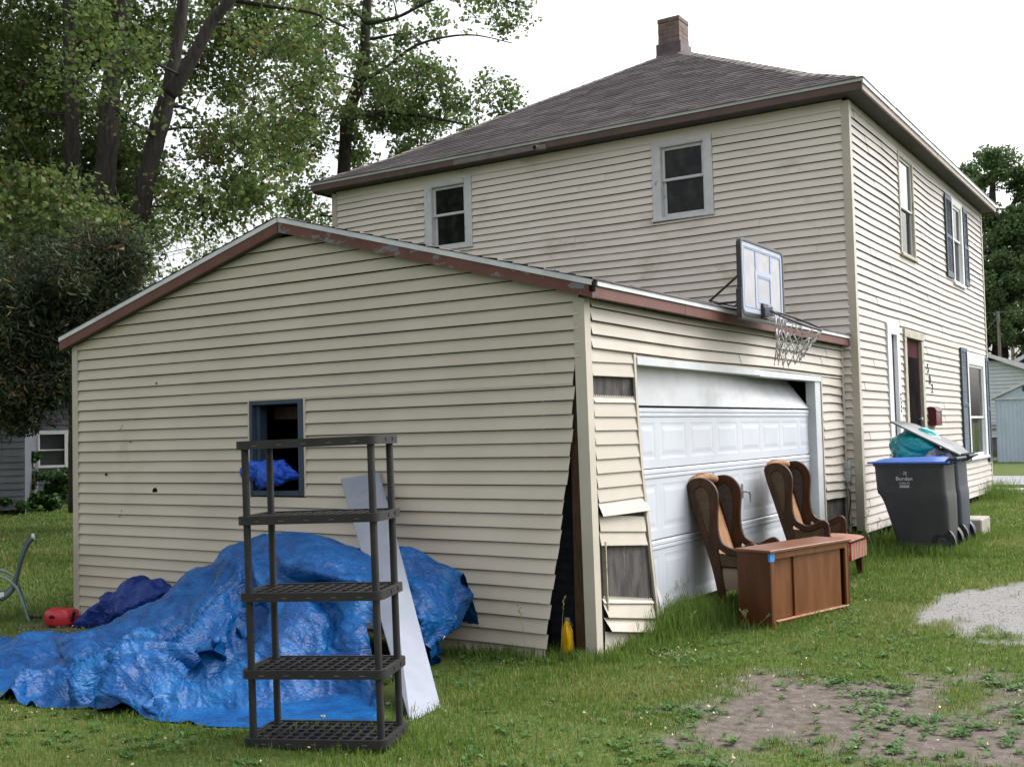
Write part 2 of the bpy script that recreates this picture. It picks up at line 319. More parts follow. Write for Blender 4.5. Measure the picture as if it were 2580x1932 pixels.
# ------------------------------------------------------------------ measured layout
DY, PX = 6.465, 0.187                            # house long wall plane y = DY, house front wall plane x = PX
def gh(x, y):                                    # height of the ground
    x = np.asarray(x, float); y = np.asarray(y, float)
    return 0.2 * sstep(0, 6.5, y) * sstep(-8, -3, x) - 0.09 * sstep(-3.2, -5.6, x) * sstep(9, 3, y) * (1 + 0 * y)
def gz(x, y): return float(gh(x, y))
def dirt_mask(x, y):
    """1 where the soil is bare, 0 where grass grows"""
    x = np.asarray(x, float); y = np.asarray(y, float)
    n = fbm(x, y, 1.6, 4); n2 = fbm(x + 31, y + 12, 4.5, 3)
    e = 1 - np.hypot((x - 1.72 - 0.25 * (y + 0.9)) / 0.95, (y + 0.72) / 1.10)
    e2 = 1 - np.hypot((x - 2.75) / 1.15, (y + 0.9) / 1.9)
    d = np.maximum(e * 1.5 + 0.20, e2 * 1.0 - 0.02) + (n - 0.5) * 1.6 + (n2 - 0.5) * 1.3
    # strip along the garage walls and around the gas can
    e3 = 0.55 - np.hypot((x + 5.2) / 0.9, (y + 0.75) / 0.5) * 0.6 + (n2 - 0.5) * 1.2
    return np.maximum(sstep(0.02, 0.75, d), sstep(0.15, 0.5, e3) * 0.8)
def gravel_mask(x, y):
    x = np.asarray(x, float); y = np.asarray(y, float)
    n = fbm(x + 7, y - 3, 1.8, 4); n2 = fbm(x - 7, y - 3, 6, 3)
    # gravel drive: a band starting at about (1.8, 3) and running off to the right
    t = np.clip(x - 1.6, 0, 9)
    hw = np.minimum(0.3 + 1.9 * t, 1.5)
    d = (1 - np.abs(y - 2.8) / hw) + (n - 0.5) * 1.3 + (n2 - 0.5) * 0.8
    d = np.where(x < 1.6, -1, np.minimum(d, (x - 1.6) * 3))
    return sstep(0.02, 0.6, d)

# ------------------------------------------------------------------ siding
def siding(mb, O, U, N, u0, u1, zs, openings=(), ztop=None, disp=None, lip=0.021, seg=0.3, ends=None, joints=True, seed=1, ltilt=None, mi=0, gap=0.009):
    """overlapping vinyl courses as real lapped strips; zs = heights of the course lips"""
    O, U, N = Vector(O), Vector(U), Vector(N); r = random.Random(seed)
    def P(u, z, off, k):
        if ztop: z = min(z, ztop(u))
        du = dn = dz = 0
        if disp: du, dn, dz = disp(u, z)
        if ltilt: dz += ltilt(u, k)
        q = O + U * (u + du) + N * (off + dn); return (q.x, q.y, z + dz)
    for k in range(len(zs) - 1):
        zb, zt = zs[k], zs[k + 1]
        br = sorted({zb, zt, *[z for o in openings for z in o[2:4] if zb + 0.004 < z < zt - 0.004]})
        e0, e1 = (u0, u1) if not ends else ends((zb + zt) / 2, k, r)
        jo = sorted(r.uniform(u0, u1) for _ in range(max(1, int((u1 - u0) / 3.2)))) if joints else []
        jz = r.uniform(-0.0012, 0.0012); tear = r.uniform(-0.006, 0.006)
        for za, zc in zip(br, br[1:]):
            mid = (za + zc) / 2; iv = [(e0, e1)]
            for o in openings:
                if o[2] < mid < o[3]:
                    nv = []
                    for a, b in iv:
                        if o[0] > a: nv.append((a, min(b, o[0])))
                        if o[1] < b: nv.append((max(a, o[1]), b))
                    iv = [q for q in nv if q[1] - q[0] > 0.004]
            for a, b in iv:
                cuts = [a] + [j for j in jo if a + 0.05 < j < b - 0.05] + [b]
                for q, (ja, jb) in enumerate(zip(cuts, cuts[1:])):
                    ex = 0.004 * (q % 2)
                    n = max(1, int(math.ceil((jb - ja) / seg)))
                    us = [ja + (jb - ja) * i / n for i in range(n + 1)]
                    if ztop and ztop(us[0]) <= za and ztop(us[-1]) <= za and ztop((us[0] + us[-1]) / 2) <= za: continue
                    f = lambda z: lip * (1 - (z - zb) / (zt - zb)) + 0.002 + ex
                    lo = [mb.vert(P(u, za + jz, f(za), k)) for u in us]; hi = [mb.vert(P(u, zc + jz - (gap if zc == zt else 0), f(zc) - (0.0015 if zc == zt else 0), k)) for u in us]
                    for i in range(n):
                        if ztop and max(ztop(us[i]), ztop(us[i + 1])) <= za: continue
                        mb.face((lo[i], lo[i + 1], hi[i + 1], hi[i]), mi)
                    if za == zb:                                    # lip: short vertical return, then underside back to the wall
                        l2 = [mb.vert(P(u, za + jz - 0.004, f(za) - 0.001, k)) for u in us]
                        for i in range(n):
                            if ztop and max(ztop(us[i]), ztop(us[i + 1])) <= za: continue
                            mb.face((l2[i], l2[i + 1], lo[i + 1], lo[i]), mi)

def wall_sheet(mb, O, U, u0, u1, z0, z1, openings=(), ztop=None):   # flat backing with holes
    O, U = Vector(O), Vector(U)
    us = sorted({u0, u1, *[u for o in openings for u in o[:2]]} | ({u0 + (u1 - u0) * i / 12 for i in range(13)} if ztop else set()))
    zs = sorted({z0, z1, *[z for o in openings for z in o[2:4]]})
    for a, b in zip(us, us[1:]):
        for c, d in zip(zs, zs[1:]):
            if any(o[0] < (a + b) / 2 < o[1] and o[2] < (c + d) / 2 < o[3] for o in openings): continue
            q = []
            for u, z in ((a, c), (b, c), (b, d), (a, d)):
                p = O + U * u; q.append((p.x, p.y, min(z, ztop(u)) if ztop else z))
            mb.poly(q)

class Frame:                                    # local wall frame: u along wall, n outwards, z up
    def __init__(s, O, U, N): s.O, s.U, s.N = Vector(O), Vector(U), Vector(N)
    def __call__(s, u, n, z): q = s.O + s.U * u + s.N * n; return (q.x, q.y, z)
    def box(s, mb, a, b, bev=0.0, mi=0):        # a, b = (u, n, z)
        mb.box(a, b, bev, mi, lambda t: s(t[0], t[1], t[2]))

def window(parent, fr, u0, u1, z0, z1, m_trim, m_sash, m_glass, tr=0.09, mid=None, reveal=0.10, sash=0.04, curtain=False, sill=True, top_trim=None, glass_low=None, name='window'):
    """casing boards + two sashes + panes set back in the wall; u0..z1 are the outside of the casing"""
    tt = top_trim or tr
    mb = MB()
    fr.box(mb, (u0, -0.02, z0 + 0.03), (u0 + tr, 0.030, z1), 0.003); fr.box(mb, (u1 - tr, -0.02, z0 + 0.03), (u1, 0.030, z1), 0.003)
    fr.box(mb, (u0 + tr, -0.02, z1 - tt), (u1 - tr, 0.027, z1), 0.003)
    iu0, iu1, iz0, iz1 = u0 + tr, u1 - tr, z0 + 0.045, z1 - tt
    for a, b in (((iu0 - 0.012, -reveal, iz0), (iu0 + 0.012, 0.024, iz1)), ((iu1 - 0.012, -reveal, iz0), (iu1 + 0.012, 0.024, iz1)), ((iu0 + .012, -reveal, iz1 - 0.012), (iu1 - .012, 0.022, iz1 + 0.012))):
        fr.box(mb, a, b)
    wn = mb.obj(name, m_trim, parent)
    if sill:
        mb = MB(); fr.box(mb, (u0 - 0.01, -reveal, z0), (u1 + 0.01, 0.05, z0 + 0.045), 0.004); mb.obj('sill', m_trim, wn)
    mid = mid or (iz0 + iz1) / 2
    a0, a1 = iu0 + 0.014, iu1 - 0.014
    for nm, c, d, n0 in (('upper_sash', mid - 0.02, iz1 - 0.014, -0.55 * reveal), ('lower_sash', iz0 + 0.002, mid + 0.02, -0.92 * reveal)):
        mb = MB()
        fr.box(mb, (a0, n0, c), (a0 + sash, n0 + 0.03, d), 0.002); fr.box(mb, (a1 - sash, n0, c), (a1, n0 + 0.03, d), 0.002)
        fr.box(mb, (a0 + sash, n0, d - sash), (a1 - sash, n0 + 0.028, d), 0.002); fr.box(mb, (a0 + sash, n0, c), (a1 - sash, n0 + 0.028, c + sash * (1.5 if nm[0] == 'l' else .9)), 0.002)
        s_ = mb.obj('sash', m_sash, wn)
        mb = MB(); mb.poly([fr(a0 + sash, n0 + 0.012, c), fr(a1 - sash, n0 + 0.012, c), fr(a1 - sash, n0 + 0.012, d), fr(a0 + sash, n0 + 0.012, d)])
        mb.obj('glass', (glass_low or m_glass) if nm[0] == 'l' else m_glass, wn)
    if curtain:
        mb = MB(); n = 40; P = np.zeros((2, n, 3))
        for j in range(n):
            u = a0 + (a1 - a0) * j / (n - 1); dn = -0.17 + 0.015 * math.sin(j * 1.9)
            P[0, j] = fr(u, dn, iz0); P[1, j] = fr(u, dn, (mid if curtain == 'low' else iz1))
        mb.grid(P); mb.obj('curtain', M['curtain'], wn, smooth=True)
    return wn

def shutter(parent, fr, u0, u1, z0, z1):
    mb = MB(); s = 0.045; n1 = 0.045
    fr.box(mb, (u0, 0.02, z0), (u0 + s, n1, z1), 0.003); fr.box(mb, (u1 - s, 0.02, z0), (u1, n1, z1), 0.003)
    zm = z0 + (z1 - z0) * 0.5
    for a, b in ((z0, z0 + 0.09), (zm - 0.03, zm + 0.03), (z1 - 0.07, z1)): fr.box(mb, (u0 + s, 0.02, a), (u1 - s, n1 - 0.002, b), 0.002)
    for a, b in ((z0 + 0.09, zm - 0.03), (zm + 0.03, z1 - 0.07)):
        n = int((b - a) / 0.032)
        for i in range(n):
            z = a + (b - a) * (i + 0.5) / n
            mb.poly([fr(u0 + s, n1 - 0.006, z - 0.014), fr(u1 - s, n1 - 0.006, z - 0.014), fr(u1 - s, 0.022, z + 0.012), fr(u0 + s, 0.022, z + 0.012)])
            mb.poly([fr(u0 + s, n1 - 0.006, z - 0.014), fr(u1 - s, n1 - 0.006, z - 0.014), fr(u1 - s, 0.021, z - 0.014), fr(u0 + s, 0.021, z - 0.014)])
    mb.obj('shutter', M['shutter'], parent)

def shingle_mat(name, c1, c2, c3):
    m = bpy.data.materials.new(name); m.use_nodes = True
    n = m.node_tree.nodes; L = m.node_tree.links; p = n['Principled BSDF']; p.inputs['Roughness'].default_value = 0.9; p.inputs['Specular IOR Level'].default_value = 0.15
    at = n.new('ShaderNodeAttribute'); at.attribute_name = 'tint'
    tc = n.new('ShaderNodeTexCoord'); nz = n.new('ShaderNodeTexNoise'); nz.inputs['Scale'].default_value = 1.1; nz.inputs['Detail'].default_value = 5
    n2 = n.new('ShaderNodeTexNoise'); n2.inputs['Scale'].default_value = 70; n2.inputs['Detail'].default_value = 3
    L.new(tc.outputs['Object'], nz.inputs[0]); L.new(tc.outputs['Object'], n2.inputs[0])
    a1 = n.new('ShaderNodeMath'); a1.operation = 'MULTIPLY_ADD'; a1.inputs[1].default_value = 0.6; L.new(n2.outputs[0], a1.inputs[0]); L.new(at.outputs['Fac'], a1.inputs[2])
    a2 = n.new('ShaderNodeMath'); a2.operation = 'MULTIPLY_ADD'; a2.inputs[1].default_value = 0.7; L.new(nz.outputs[0], a2.inputs[0]); L.new(a1.outputs[0], a2.inputs[2])
    mr = n.new('ShaderNodeMapRange'); mr.inputs['From Min'].default_value = 0.45; mr.inputs['From Max'].default_value = 1.75; L.new(a2.outputs[0], mr.inputs[0])
    cr = n.new('ShaderNodeValToRGB'); e = cr.color_ramp.elements; e[0].color = (*c1, 1); e[1].color = (*c3, 1); k = e.new(0.5); k.color = (*c2, 1)
    L.new(mr.outputs[0], cr.inputs[0]); L.new(cr.outputs[0], p.inputs['Base Color'])
    return m
M['shingle'] = shingle_mat('brown_grey_shingles', (0.085, 0.072, 0.076), (0.140, 0.121, 0.127), (0.205, 0.180, 0.185))

def shingles(name, faces, parent, expo=0.135, lift=0.011):
    """faces = list of (eave_a, eave_b, ridge_a, ridge_b); every tab is a real lapped piece with its own tint"""
    V, F, T = [], [], []
    r = random.Random(3)
    for ea, eb, ra, rb in faces:
        ea, eb, ra, rb = map(Vector, (ea, eb, ra, rb))
        nrm = (eb - ea).cross(((ra + rb) / 2 - (ea + eb) / 2)); nrm.normalize()
        if nrm.z < 0: nrm = -nrm
        n = max(2, int(((ra + rb) / 2 - (ea + eb) / 2).length / expo))
        for i in range(n):
            t0, t1 = i / n, min(1, (i + 1.0) / n)
            a0, b0, a1, b1 = ea.lerp(ra, t0), eb.lerp(rb, t0), ea.lerp(ra, t1), eb.lerp(rb, t1)
            W = (b0 - a0).length
            if W < 0.05: continue
            k = max(1, int(W / 0.31)); row = r.uniform(-.05, .05)
            cuts = [0] + [min(max((j + (0.5 if i % 2 else 0.0) + r.uniform(-.04, .04)) / k, 0), 1) for j in range(1 - i % 2, k)] + [1]
            cuts = sorted(set(cuts))
            for s0, s1 in zip(cuts, cuts[1:]):
                if s1 - s0 < 1e-3: continue
                t = r.random() * 0.75 + row; l = lift * r.uniform(0.7, 1.4)
                o = len(V)
                V += [a0.lerp(b0, s0), a0.lerp(b0, s1), a0.lerp(b0, s1) + nrm * l, a0.lerp(b0, s0) + nrm * l, a1.lerp(b1, s1) + nrm * 0.001, a1.lerp(b1, s0) + nrm * 0.001]
                F += [(o, o + 1, o + 2, o + 3), (o + 3, o + 2, o + 4, o + 5)]; T += [t] * 6
    return fast_mesh(name, np.array([v[:] for v in V]), np.array(F), M['shingle'], {'tint': T}, parent)

# ================================================================== GARAGE
GL, GH = 5.86, 2.56
ZC = 0.1018
garage = thing('garage', 'cream sided gabled garage with torn siding at its front corner and a white door', 'garage')
SL = (3.522 - 2.687) / (2.93 + 0.122)
def g_top(x): return 2.687 + SL * min(0.122 - x, x + 5.86 + 0.122)      # top of roof plane over x
zs_g = [2.453 - ZC * k for k in range(25, 0, -1)] + [2.453 + ZC * k for k in range(0, 11)]
win_g = (-3.385, -2.745, 1.118, 1.945)
def g_disp(u, z):
    s = float(sstep(-4.2, -0.9, u)) * float(1 - sstep(-0.1, 1.55, z))
    c = float(sstep(-0.9, -0.15, u)) * float(1 - sstep(0.0, 2.1, z))
    return (0, 0.17 * s + 0.05 * c + 0.006 * math.sin(u * 3.1 + z * 2) * s, -0.035 * s)
_ed = [(-0.3, -0.28), (0.0, -0.268), (0.238, -0.25), (0.578, -0.218), (1.021, -0.176), (1.449, -0.131), (1.847, -0.101), (2.157, -0.074), (2.2, -0.035), (9, -0.035)]
def g_end(z, k, r):
    return (-GL + 0.03, float(np.interp(z, [e[0] for e in _ed], [e[1] for e in _ed])) + (r.uniform(-0.012, 0.008) if z < 2.15 else 0))
mb = MB()
siding(mb, (0, 0, 0), (1, 0, 0), (0, -1, 0), -GL, 0, zs_g, [(win_g[0] - .02, win_g[1] + .02, win_g[2] - 0.01, win_g[3] + .01)], lambda u: g_top(u) - 0.05, g_disp, ends=g_end, seed=4, seg=0.22)
mb.obj('gable_siding', M['siding_g'], garage)
mb = MB()
wall_sheet(mb, (0, 0.03, 0), (1, 0, 0), -GL, -0.40, -0.2, 3.6, [(win_g[0] + 0.03, win_g[1] - 0.03, win_g[2] + 0.03, win_g[3] - 0.03)], lambda u: g_top(u) - 0.06)
wall_sheet(mb, (0, 0.03, 0), (1, 0, 0), -0.40, 0, 2.12, 3.6, (), lambda u: g_top(u) - 0.06)
wall_sheet(mb, (-GL + .01, 0, 0), (0, 1, 0), 0, DY, -0.2, 2.62)
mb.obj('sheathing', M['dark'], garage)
mb = MB()                                                               # torn corner: corrugated black board, stud
n = 60
P = np.array([[(-0.42 + 0.40 * j / 3, 0.10 + (0.006 if i % 2 else 0) , -0.1 + 2.3 * i / (n - 1)) for j in range(4)] for i in range(n)])
mb.grid(P); mb.obj('black_sheathing_board', M['black_board'], garage)
mb = MB(); mb.box((-0.16, 0.02, -0.1), (-0.075, 0.095, 2.5), 0.004); mb.box((-0.075, 0.02, -.1), (-0.03, 0.07, 2.5), .003); mb.obj('corner_stud', M['stud'], garage)
# foundation strip below the gable wall
mb = MB(); mb.box((-GL + 0.02, 0.0, -0.3), (-0.45, 0.12, -0.075)); mb.obj('foundation', M['found'], garage)
# corner trims
def corner_trim(name, parent, bot, top, d1, d2, wid=0.076, th=0.024, m=None):
    """L-shaped trim; bot/top = arris points, d1/d2 = directions the two legs run along the walls (thickness goes outward)"""
    b, t, d1, d2 = Vector(bot), Vector(top), Vector(d1), Vector(d2)
    prof = [(-th, -th), (wid, -th), (wid, 0.0), (0.0, 0.0), (0.0, wid), (-th, wid)]
    n = 8; loops = []
    for i in range(n + 1):
        o = b.lerp(t, i / n); loops.append([o + d1 * p + d2 * q for p, q in prof])
    mb = MB(); mb.loft(loops); return mb.obj(name, m or M['trim'], parent)
corner_trim('corner_trim', garage, (0.018, 0, -0.12), (-0.014, 0, 2.575), (-1, 0, 0), (0, 1, 0), 0.068)
corner_trim('corner_trim', garage, (-GL, 0, -0.10), (-GL, 0, 2.60), (1, 0, 0), (0, 1, 0), 0.06)
# gable window: navy frame, empty
fg = Frame((0, 0, 0), (1, 0, 0), (0, -1, 0))
mb = MB(); u0, u1, z0, z1 = win_g
for a, b in (((u0, -0.12, z0), (u0 + 0.035, 0.030, z1)), ((u1 - 0.06, -0.12, z0), (u1, 0.030, z1)), ((u0 + .035, -0.12, z1 - 0.035), (u1 - .06, 0.028, z1)), ((u0 + .035, -0.12, z0), (u1 - .06, 0.028, z0 + 0.045)),
             ((u0 + 0.035, -0.12, z0 + .045), (u0 + 0.075, -0.02, z1 - .035))): fg.box(mb, a, b, 0.004)
gw = mb.obj('window_frame', M['navy'], garage)
mb = MB(); fg.box(mb, (u0 + 0.02, -0.30, z1 - 0.16), (u1 - 0.05, -0.26, z1 - 0.05)); mb.obj('header_board', M['stud'], gw)
mb = MB()
for a, b in (((u0 - .022, 0.0, z0 - .01), (u0 - .002, 0.026, z1 + 0.022)), ((u1 + .002, 0.0, z0 - .005), (u1 + .022, 0.026, z1 + 0.022)), ((u0 - .002, 0.0, z1 + .002), (u1 + .002, 0.025, z1 + 0.022))): fg.box(mb, a, b, .003)
mb.obj('window_trim', M['siding_g'], gw)
for hx, hz, s in ((-4.655, 1.142, 0.034), (-4.615, 2.157, 0.014), (-5.0, 1.613, 0.009), (-5.37, 1.30, 0.018)):
    mb = MB(); mb.plate([[(s * math.cos(a), s * 1.15 * max(math.sin(a), -0.15)) for a in [i * math.pi / 8 for i in range(16)]]], 0.003, lambda x, y, d, hx=hx, hz=hz: (hx + x, -0.0195 - d, hz + y))
    mb.obj('siding_hole', M['dark'], garage)
for hx, hz, l in ((-5.165, 0.945, 0.05), (-5.141, 1.77, 0.032)):
    mb = MB(); mb.tube([(hx - 0.02, -0.021, hz - l), (hx + 0.012, -0.020, hz - l * .5), (hx + 0.02, -0.017, hz + l * .4)], 0.003, 5); mb.obj('siding_crack', M['dark'], garage)
# rake: white drip edge, brown fascia, dark soffit
def rake(x0, z0, x1, z1, mF, nm='rake_fascia'):
    d = Vector((x1 - x0, 0, z1 - z0)); up = Vector((0, 0, d.length / abs(d.x)))
    a, b = Vector((x0, 0, z0)), Vector((x1, 0, z1))
    def strip(n, h0, h1, y0, y1, m):
        mb = MB(); q = []
        for y in (y0, y1): q.append([a + up * h0 + Vector((0, y, 0)), b + up * h0 + Vector((0, y, 0)), b + up * h1 + Vector((0, y, 0)), a + up * h1 + Vector((0, y, 0))])
        mb.loft(q); return mb.obj(n, m, garage)
    strip('drip_edge', -0.042, -0.002, -0.108, -0.085, M['drip'])
    strip(nm, -0.128, -0.040, -0.099, -0.070, mF)
    strip('soffit', -0.126, -0.112, -0.0695, 0.01, M['soffit'])
xa = -2.93; za = g_top(xa)
rake(-GL - 0.122, 2.687, xa + .004, za, M['fascia']); rake(xa - .004, za, 0.122, 2.687, M['fascia_peel'])
# eave on the door side
mb = MB(); mb.box((0.098, -0.02, 2.645), (0.126, DY - 0.01, 2.684), 0.002); mb.obj('drip_edge', M['drip'], garage)
mb = MB(); mb.box((0.080, -0.062, 2.562), (0.112, 1.55, 2.652)); mb.box((0.080, 1.553, 2.560), (0.113, 3.6, 2.652)); mb.box((0.080, 3.603, 2.562), (0.112, DY - 0.012, 2.652)); mb.obj('eave_fascia', M['fascia'], garage)
mb = MB(); mb.box((0.0, -0.05, 2.568), (0.0795, DY - 0.02, 2.580)); mb.obj('soffit', M['soffit'], garage)
mb = MB(); mb.box((0.100, -0.104, 2.600), (0.1315, -0.066, 2.672)); mb.obj('rake_gap_shade', M['dark'], garage)  # dark block standing in for the shaded gap at the rake end
# roof
def RP(x, y, dz=0.0): return (x, y, g_top(x) + dz)
mb = MB()
mb.loft([[(0.112, y, g_top(0.112) - .002), (xa, y, za - .002), (-GL - .112, y, g_top(0.112) - .002), (-GL - .112, y, 2.64), (xa, y, za - 0.05), (0.112, y, 2.64)] for y in (-0.084, DY)])
roof_g = mb.obj('roof', M['soffit'], garage)
shingles('shingles', [((0.135, -0.118, g_top(0.135)), (0.135, DY, g_top(0.135)), (xa, -0.118, za), (xa, DY, za)), ((-GL - .135, DY, g_top(0.135)), (-GL - .135, -0.118, g_top(0.135)), (xa, DY, za), (xa, -0.118, za))], roof_g)
# door wall -------------------------------------------------------
fd = Frame((0, 0, 0), (0, 1, 0), (1, 0, 0))
zt_d = [2.213, 2.3145, 2.416, 2.5175, 2.575]
mb = MB()
def d_disp(u, z): return (0, 0.004 * math.sin(u * 2.3), 0.006 * math.sin(u * 1.4 + z))
siding(mb, (0, 0, 0), (0, 1, 0), (1, 0, 0), 0.072, 6.44, zt_d, (), None, d_disp, seed=9)
# course just over the opening and column to the right
siding(mb, (0, 0, 0), (0, 1, 0), (1, 0, 0), 0.76, 6.44, [2.176, 2.213], (), None, d_disp, seed=10, joints=False, lip=0.012)
siding(mb, (0, 0, 0), (0, 1, 0), (1, 0, 0), 5.58, 6.42, [2.176 - ZC * k for k in range(14, -1, -1)], (), None, lambda u, z: (0, 0.008 * math.sin(z * 9), 0.010 * math.sin(z * 5 + u * 4)), seed=11, joints=False)
# left column: loose courses, measured one by one  (lip left, lip right)
colm = [((0.083, 2.114), (0.757, 2.126), (0.089, 2.213), (0.766, 2.213)), ((0.095, 2.013), (0.760, 2.020), (0.083, 2.114), (0.757, 2.126)),
        ((0.112, 1.818), (0.765, 1.821), (0.108, 1.856), (0.767, 1.853)), ((0.105, 1.714), (0.782, 1.713), (0.112, 1.818), (0.765, 1.821)),
        ((0.109, 1.614), (0.793, 1.611), (0.105, 1.714), (0.782, 1.713)), ((0.112, 1.510), (0.804, 1.503), (0.109, 1.614), (0.793, 1.611)),
        ((0.118, 1.404), (0.826, 1.402), (0.112, 1.510), (0.804, 1.503)), ((0.121, 1.300), (0.836, 1.295), (0.118, 1.404), (0.826, 1.402)),
        ((0.127, 1.195), (0.854, 1.188), (0.121, 1.300), (0.836, 1.295)), ((0.133, 1.091), (0.876, 1.090), (0.127, 1.195), (0.854, 1.188)),
        ((0.139, 0.990), (0.905, 0.978), (0.133, 1.091), (0.876, 1.090)), ((0.142, 0.883), (0.875, 0.816), (0.145, 1.0), (0.885, 0.93)),
        ((0.145, 0.780), (0.893, 0.709), (0.142, 0.883), (0.875, 0.816)),
        ((0.164, 0.363), (0.978, 0.244), (0.160, 0.396), (0.972, 0.267)), ((0.176, 0.255), (0.970, 0.129), (0.164, 0.363), (0.978, 0.244)),
        ((0.192, 0.153), (0.973, 0.020), (0.176, 0.255), (0.970, 0.129)), ((0.150, -0.06), (0.80, -0.10), (0.192, 0.153), (0.70, 0.062))]
for i, (a, b, c, d) in enumerate(colm):
    lp = 0.017 if i not in (10, 15) else 0.045
    if i == 14: lp = 0.03
    a_ = (a[0] - 0.02 if i not in (14, 15) else a[0] + .01, a[1]); c_ = (c[0] - 0.02, c[1])
    k = [mb.vert(fd(a_[0], lp, a_[1])), mb.vert(fd(b[0], lp, b[1])), mb.vert(fd(d[0], 0.003, d[1])), mb.vert(fd(c_[0], 0.003, c_[1])), mb.vert(fd(a_[0], lp - .002, a_[1] - .004)), mb.vert(fd(b[0], lp - .002, b[1] - .004)), mb.vert(fd(a_[0], -.002, a_[1] - .002)), mb.vert(fd(b[0], -.002, b[1] - .002))]
    mb.face((k[0], k[1], k[2], k[3])); mb.face((k[4], k[5], k[1], k[0])); mb.face((k[6], k[7], k[5], k[4]))
mb.obj('door_wall_siding', M['siding_d'], garage)
mb = MB()
mb.poly([(-0.012, 0.0, 2.55), (-0.012, 0.76, 2.55), (-0.012, 0.78, 1.9), (-0.012, 0.84, 1.35), (-0.012, 1.03, 0.3), (-0.012, 1.07, -0.1), (-0.012, 0.02, -0.1)])
mb.poly([(-0.012, 5.55, -0.1), (-0.012, DY, -0.1), (-0.012, DY, 2.55), (-0.012, 5.55, 2.55)])
mb.poly([(-0.012, .76, 2.2), (-0.012, 5.55, 2.2), (-0.012, 5.55, 2.57), (-0.012, .76, 2.57)])
mb.obj('exposed_sheathing', M['wet_wood'], garage)
mb = MB(); mb.beam((0.003, 0.20, 0.30), (0.003, 0.19, 0.80), 0.035, 0.016); mb.obj('furring_strip', M['old_wood'], garage)
mb = MB()                                                               # nail flanges of the missing courses
for (ya, za_), (yb, zb_) in (((0.105, 1.856), (0.767, 1.853)), ((0.160, 0.396), (0.972, 0.267))):
    n = 24; mb = MB()
    for i in range(n):
        s, t = i / n, (i + 0.55) / n
        f = lambda q: (ya + (yb - ya) * q, za_ + (zb_ - za_) * q)
        (y0, z0_), (y1, z1_) = f(s), f(t)
        mb.poly([(0.006, y0, z0_), (0.006, y1, z1_), (0.006, y1, z1_ + 0.016), (0.006, y0, z0_ + 0.016)])
    mb.poly([(.005, ya, za_ - .012), (.005, yb, zb_ - .012), (.005, yb, zb_ + .004), (.005, ya, za_ + .004)])
    mb.obj('nail_flange', M['siding_d'], garage)
# racked left jamb
jl = [(0.757, 2.20), (0.775, 1.85), (0.800, 1.60), (0.845, 1.23), (0.905, 0.89), (0.985, 0.45), (1.05, 0.09), (1.06, -0.05)]
mb = MB()
for (ya, z_a), (yb, z_b) in zip(jl, jl[1:]): mb.beam((0.012, yb, z_b), (0.012, ya, z_a), 0.018, 0.035, up=(0, 1, 0.2))
mb.obj('corner_channel', M['trim'], garage)
mb = MB()
for (ya, z_a), (yb, z_b) in zip(jl, jl[1:]): mb.beam((-0.045, yb + 0.035 + .02 * (2.2 - z_b) / 2.2, z_b), (-0.045, ya + 0.035 + .02 * (2.2 - z_a) / 2.2, z_a), 0.09, 0.035, up=(0, 1, 0.2))
mb.obj('door_jamb', M['old_wood'], garage)
mb = MB(); mb.loft([[(0.0 + .02, 1.08, 0.05), (0.02, 1.16, .02), (-.02, 1.17, .0), (-.03, 1.09, .05)], [(0.02, 1.06, .25), (.02, 1.13, .24), (-.02, 1.14, .24), (-.03, 1.07, .24)], [(.0, 1.055, .36), (.0, 1.075, .37), (-.02, 1.08, .37), (-.03, 1.06, .36)]]); mb.obj('torn_jamb_cladding', M['white'], garage)
# right jamb and head flashing
mb = MB(); mb.box((-0.10, 5.34, 0.05), (0.010, 5.535, 2.165), 0.004); mb.obj('door_jamb', M['white'], garage)
mb = MB(); mb.box((0.0, 5.537, 0.2), (0.022, 5.575, 2.18), 0.003); mb.obj('jamb_trim', M['trim'], garage)
mb = MB()
for (ya, yb, za0, zb0, dz) in ((0.80, 3.55, 2.170, 2.163, 0.0), (3.54, 5.536, 2.166, 2.160, 0.006)):
    mb.loft([[(0.020, ya, za0 + .012 - dz), (0.020, yb, zb0 + .012 - dz), (0.022, yb, zb0 - 0.045 - dz), (0.022, ya, za0 - 0.05 - dz)], [(-0.10, ya, za0 + .012 - dz), (-0.10, yb, zb0 + .012 - dz), (-0.10, yb, zb0 - .045 - dz), (-0.10, ya, za0 - 0.05 - dz)]])
mb.obj('door_head_flashing', M['white'], garage)
HY = 3.202
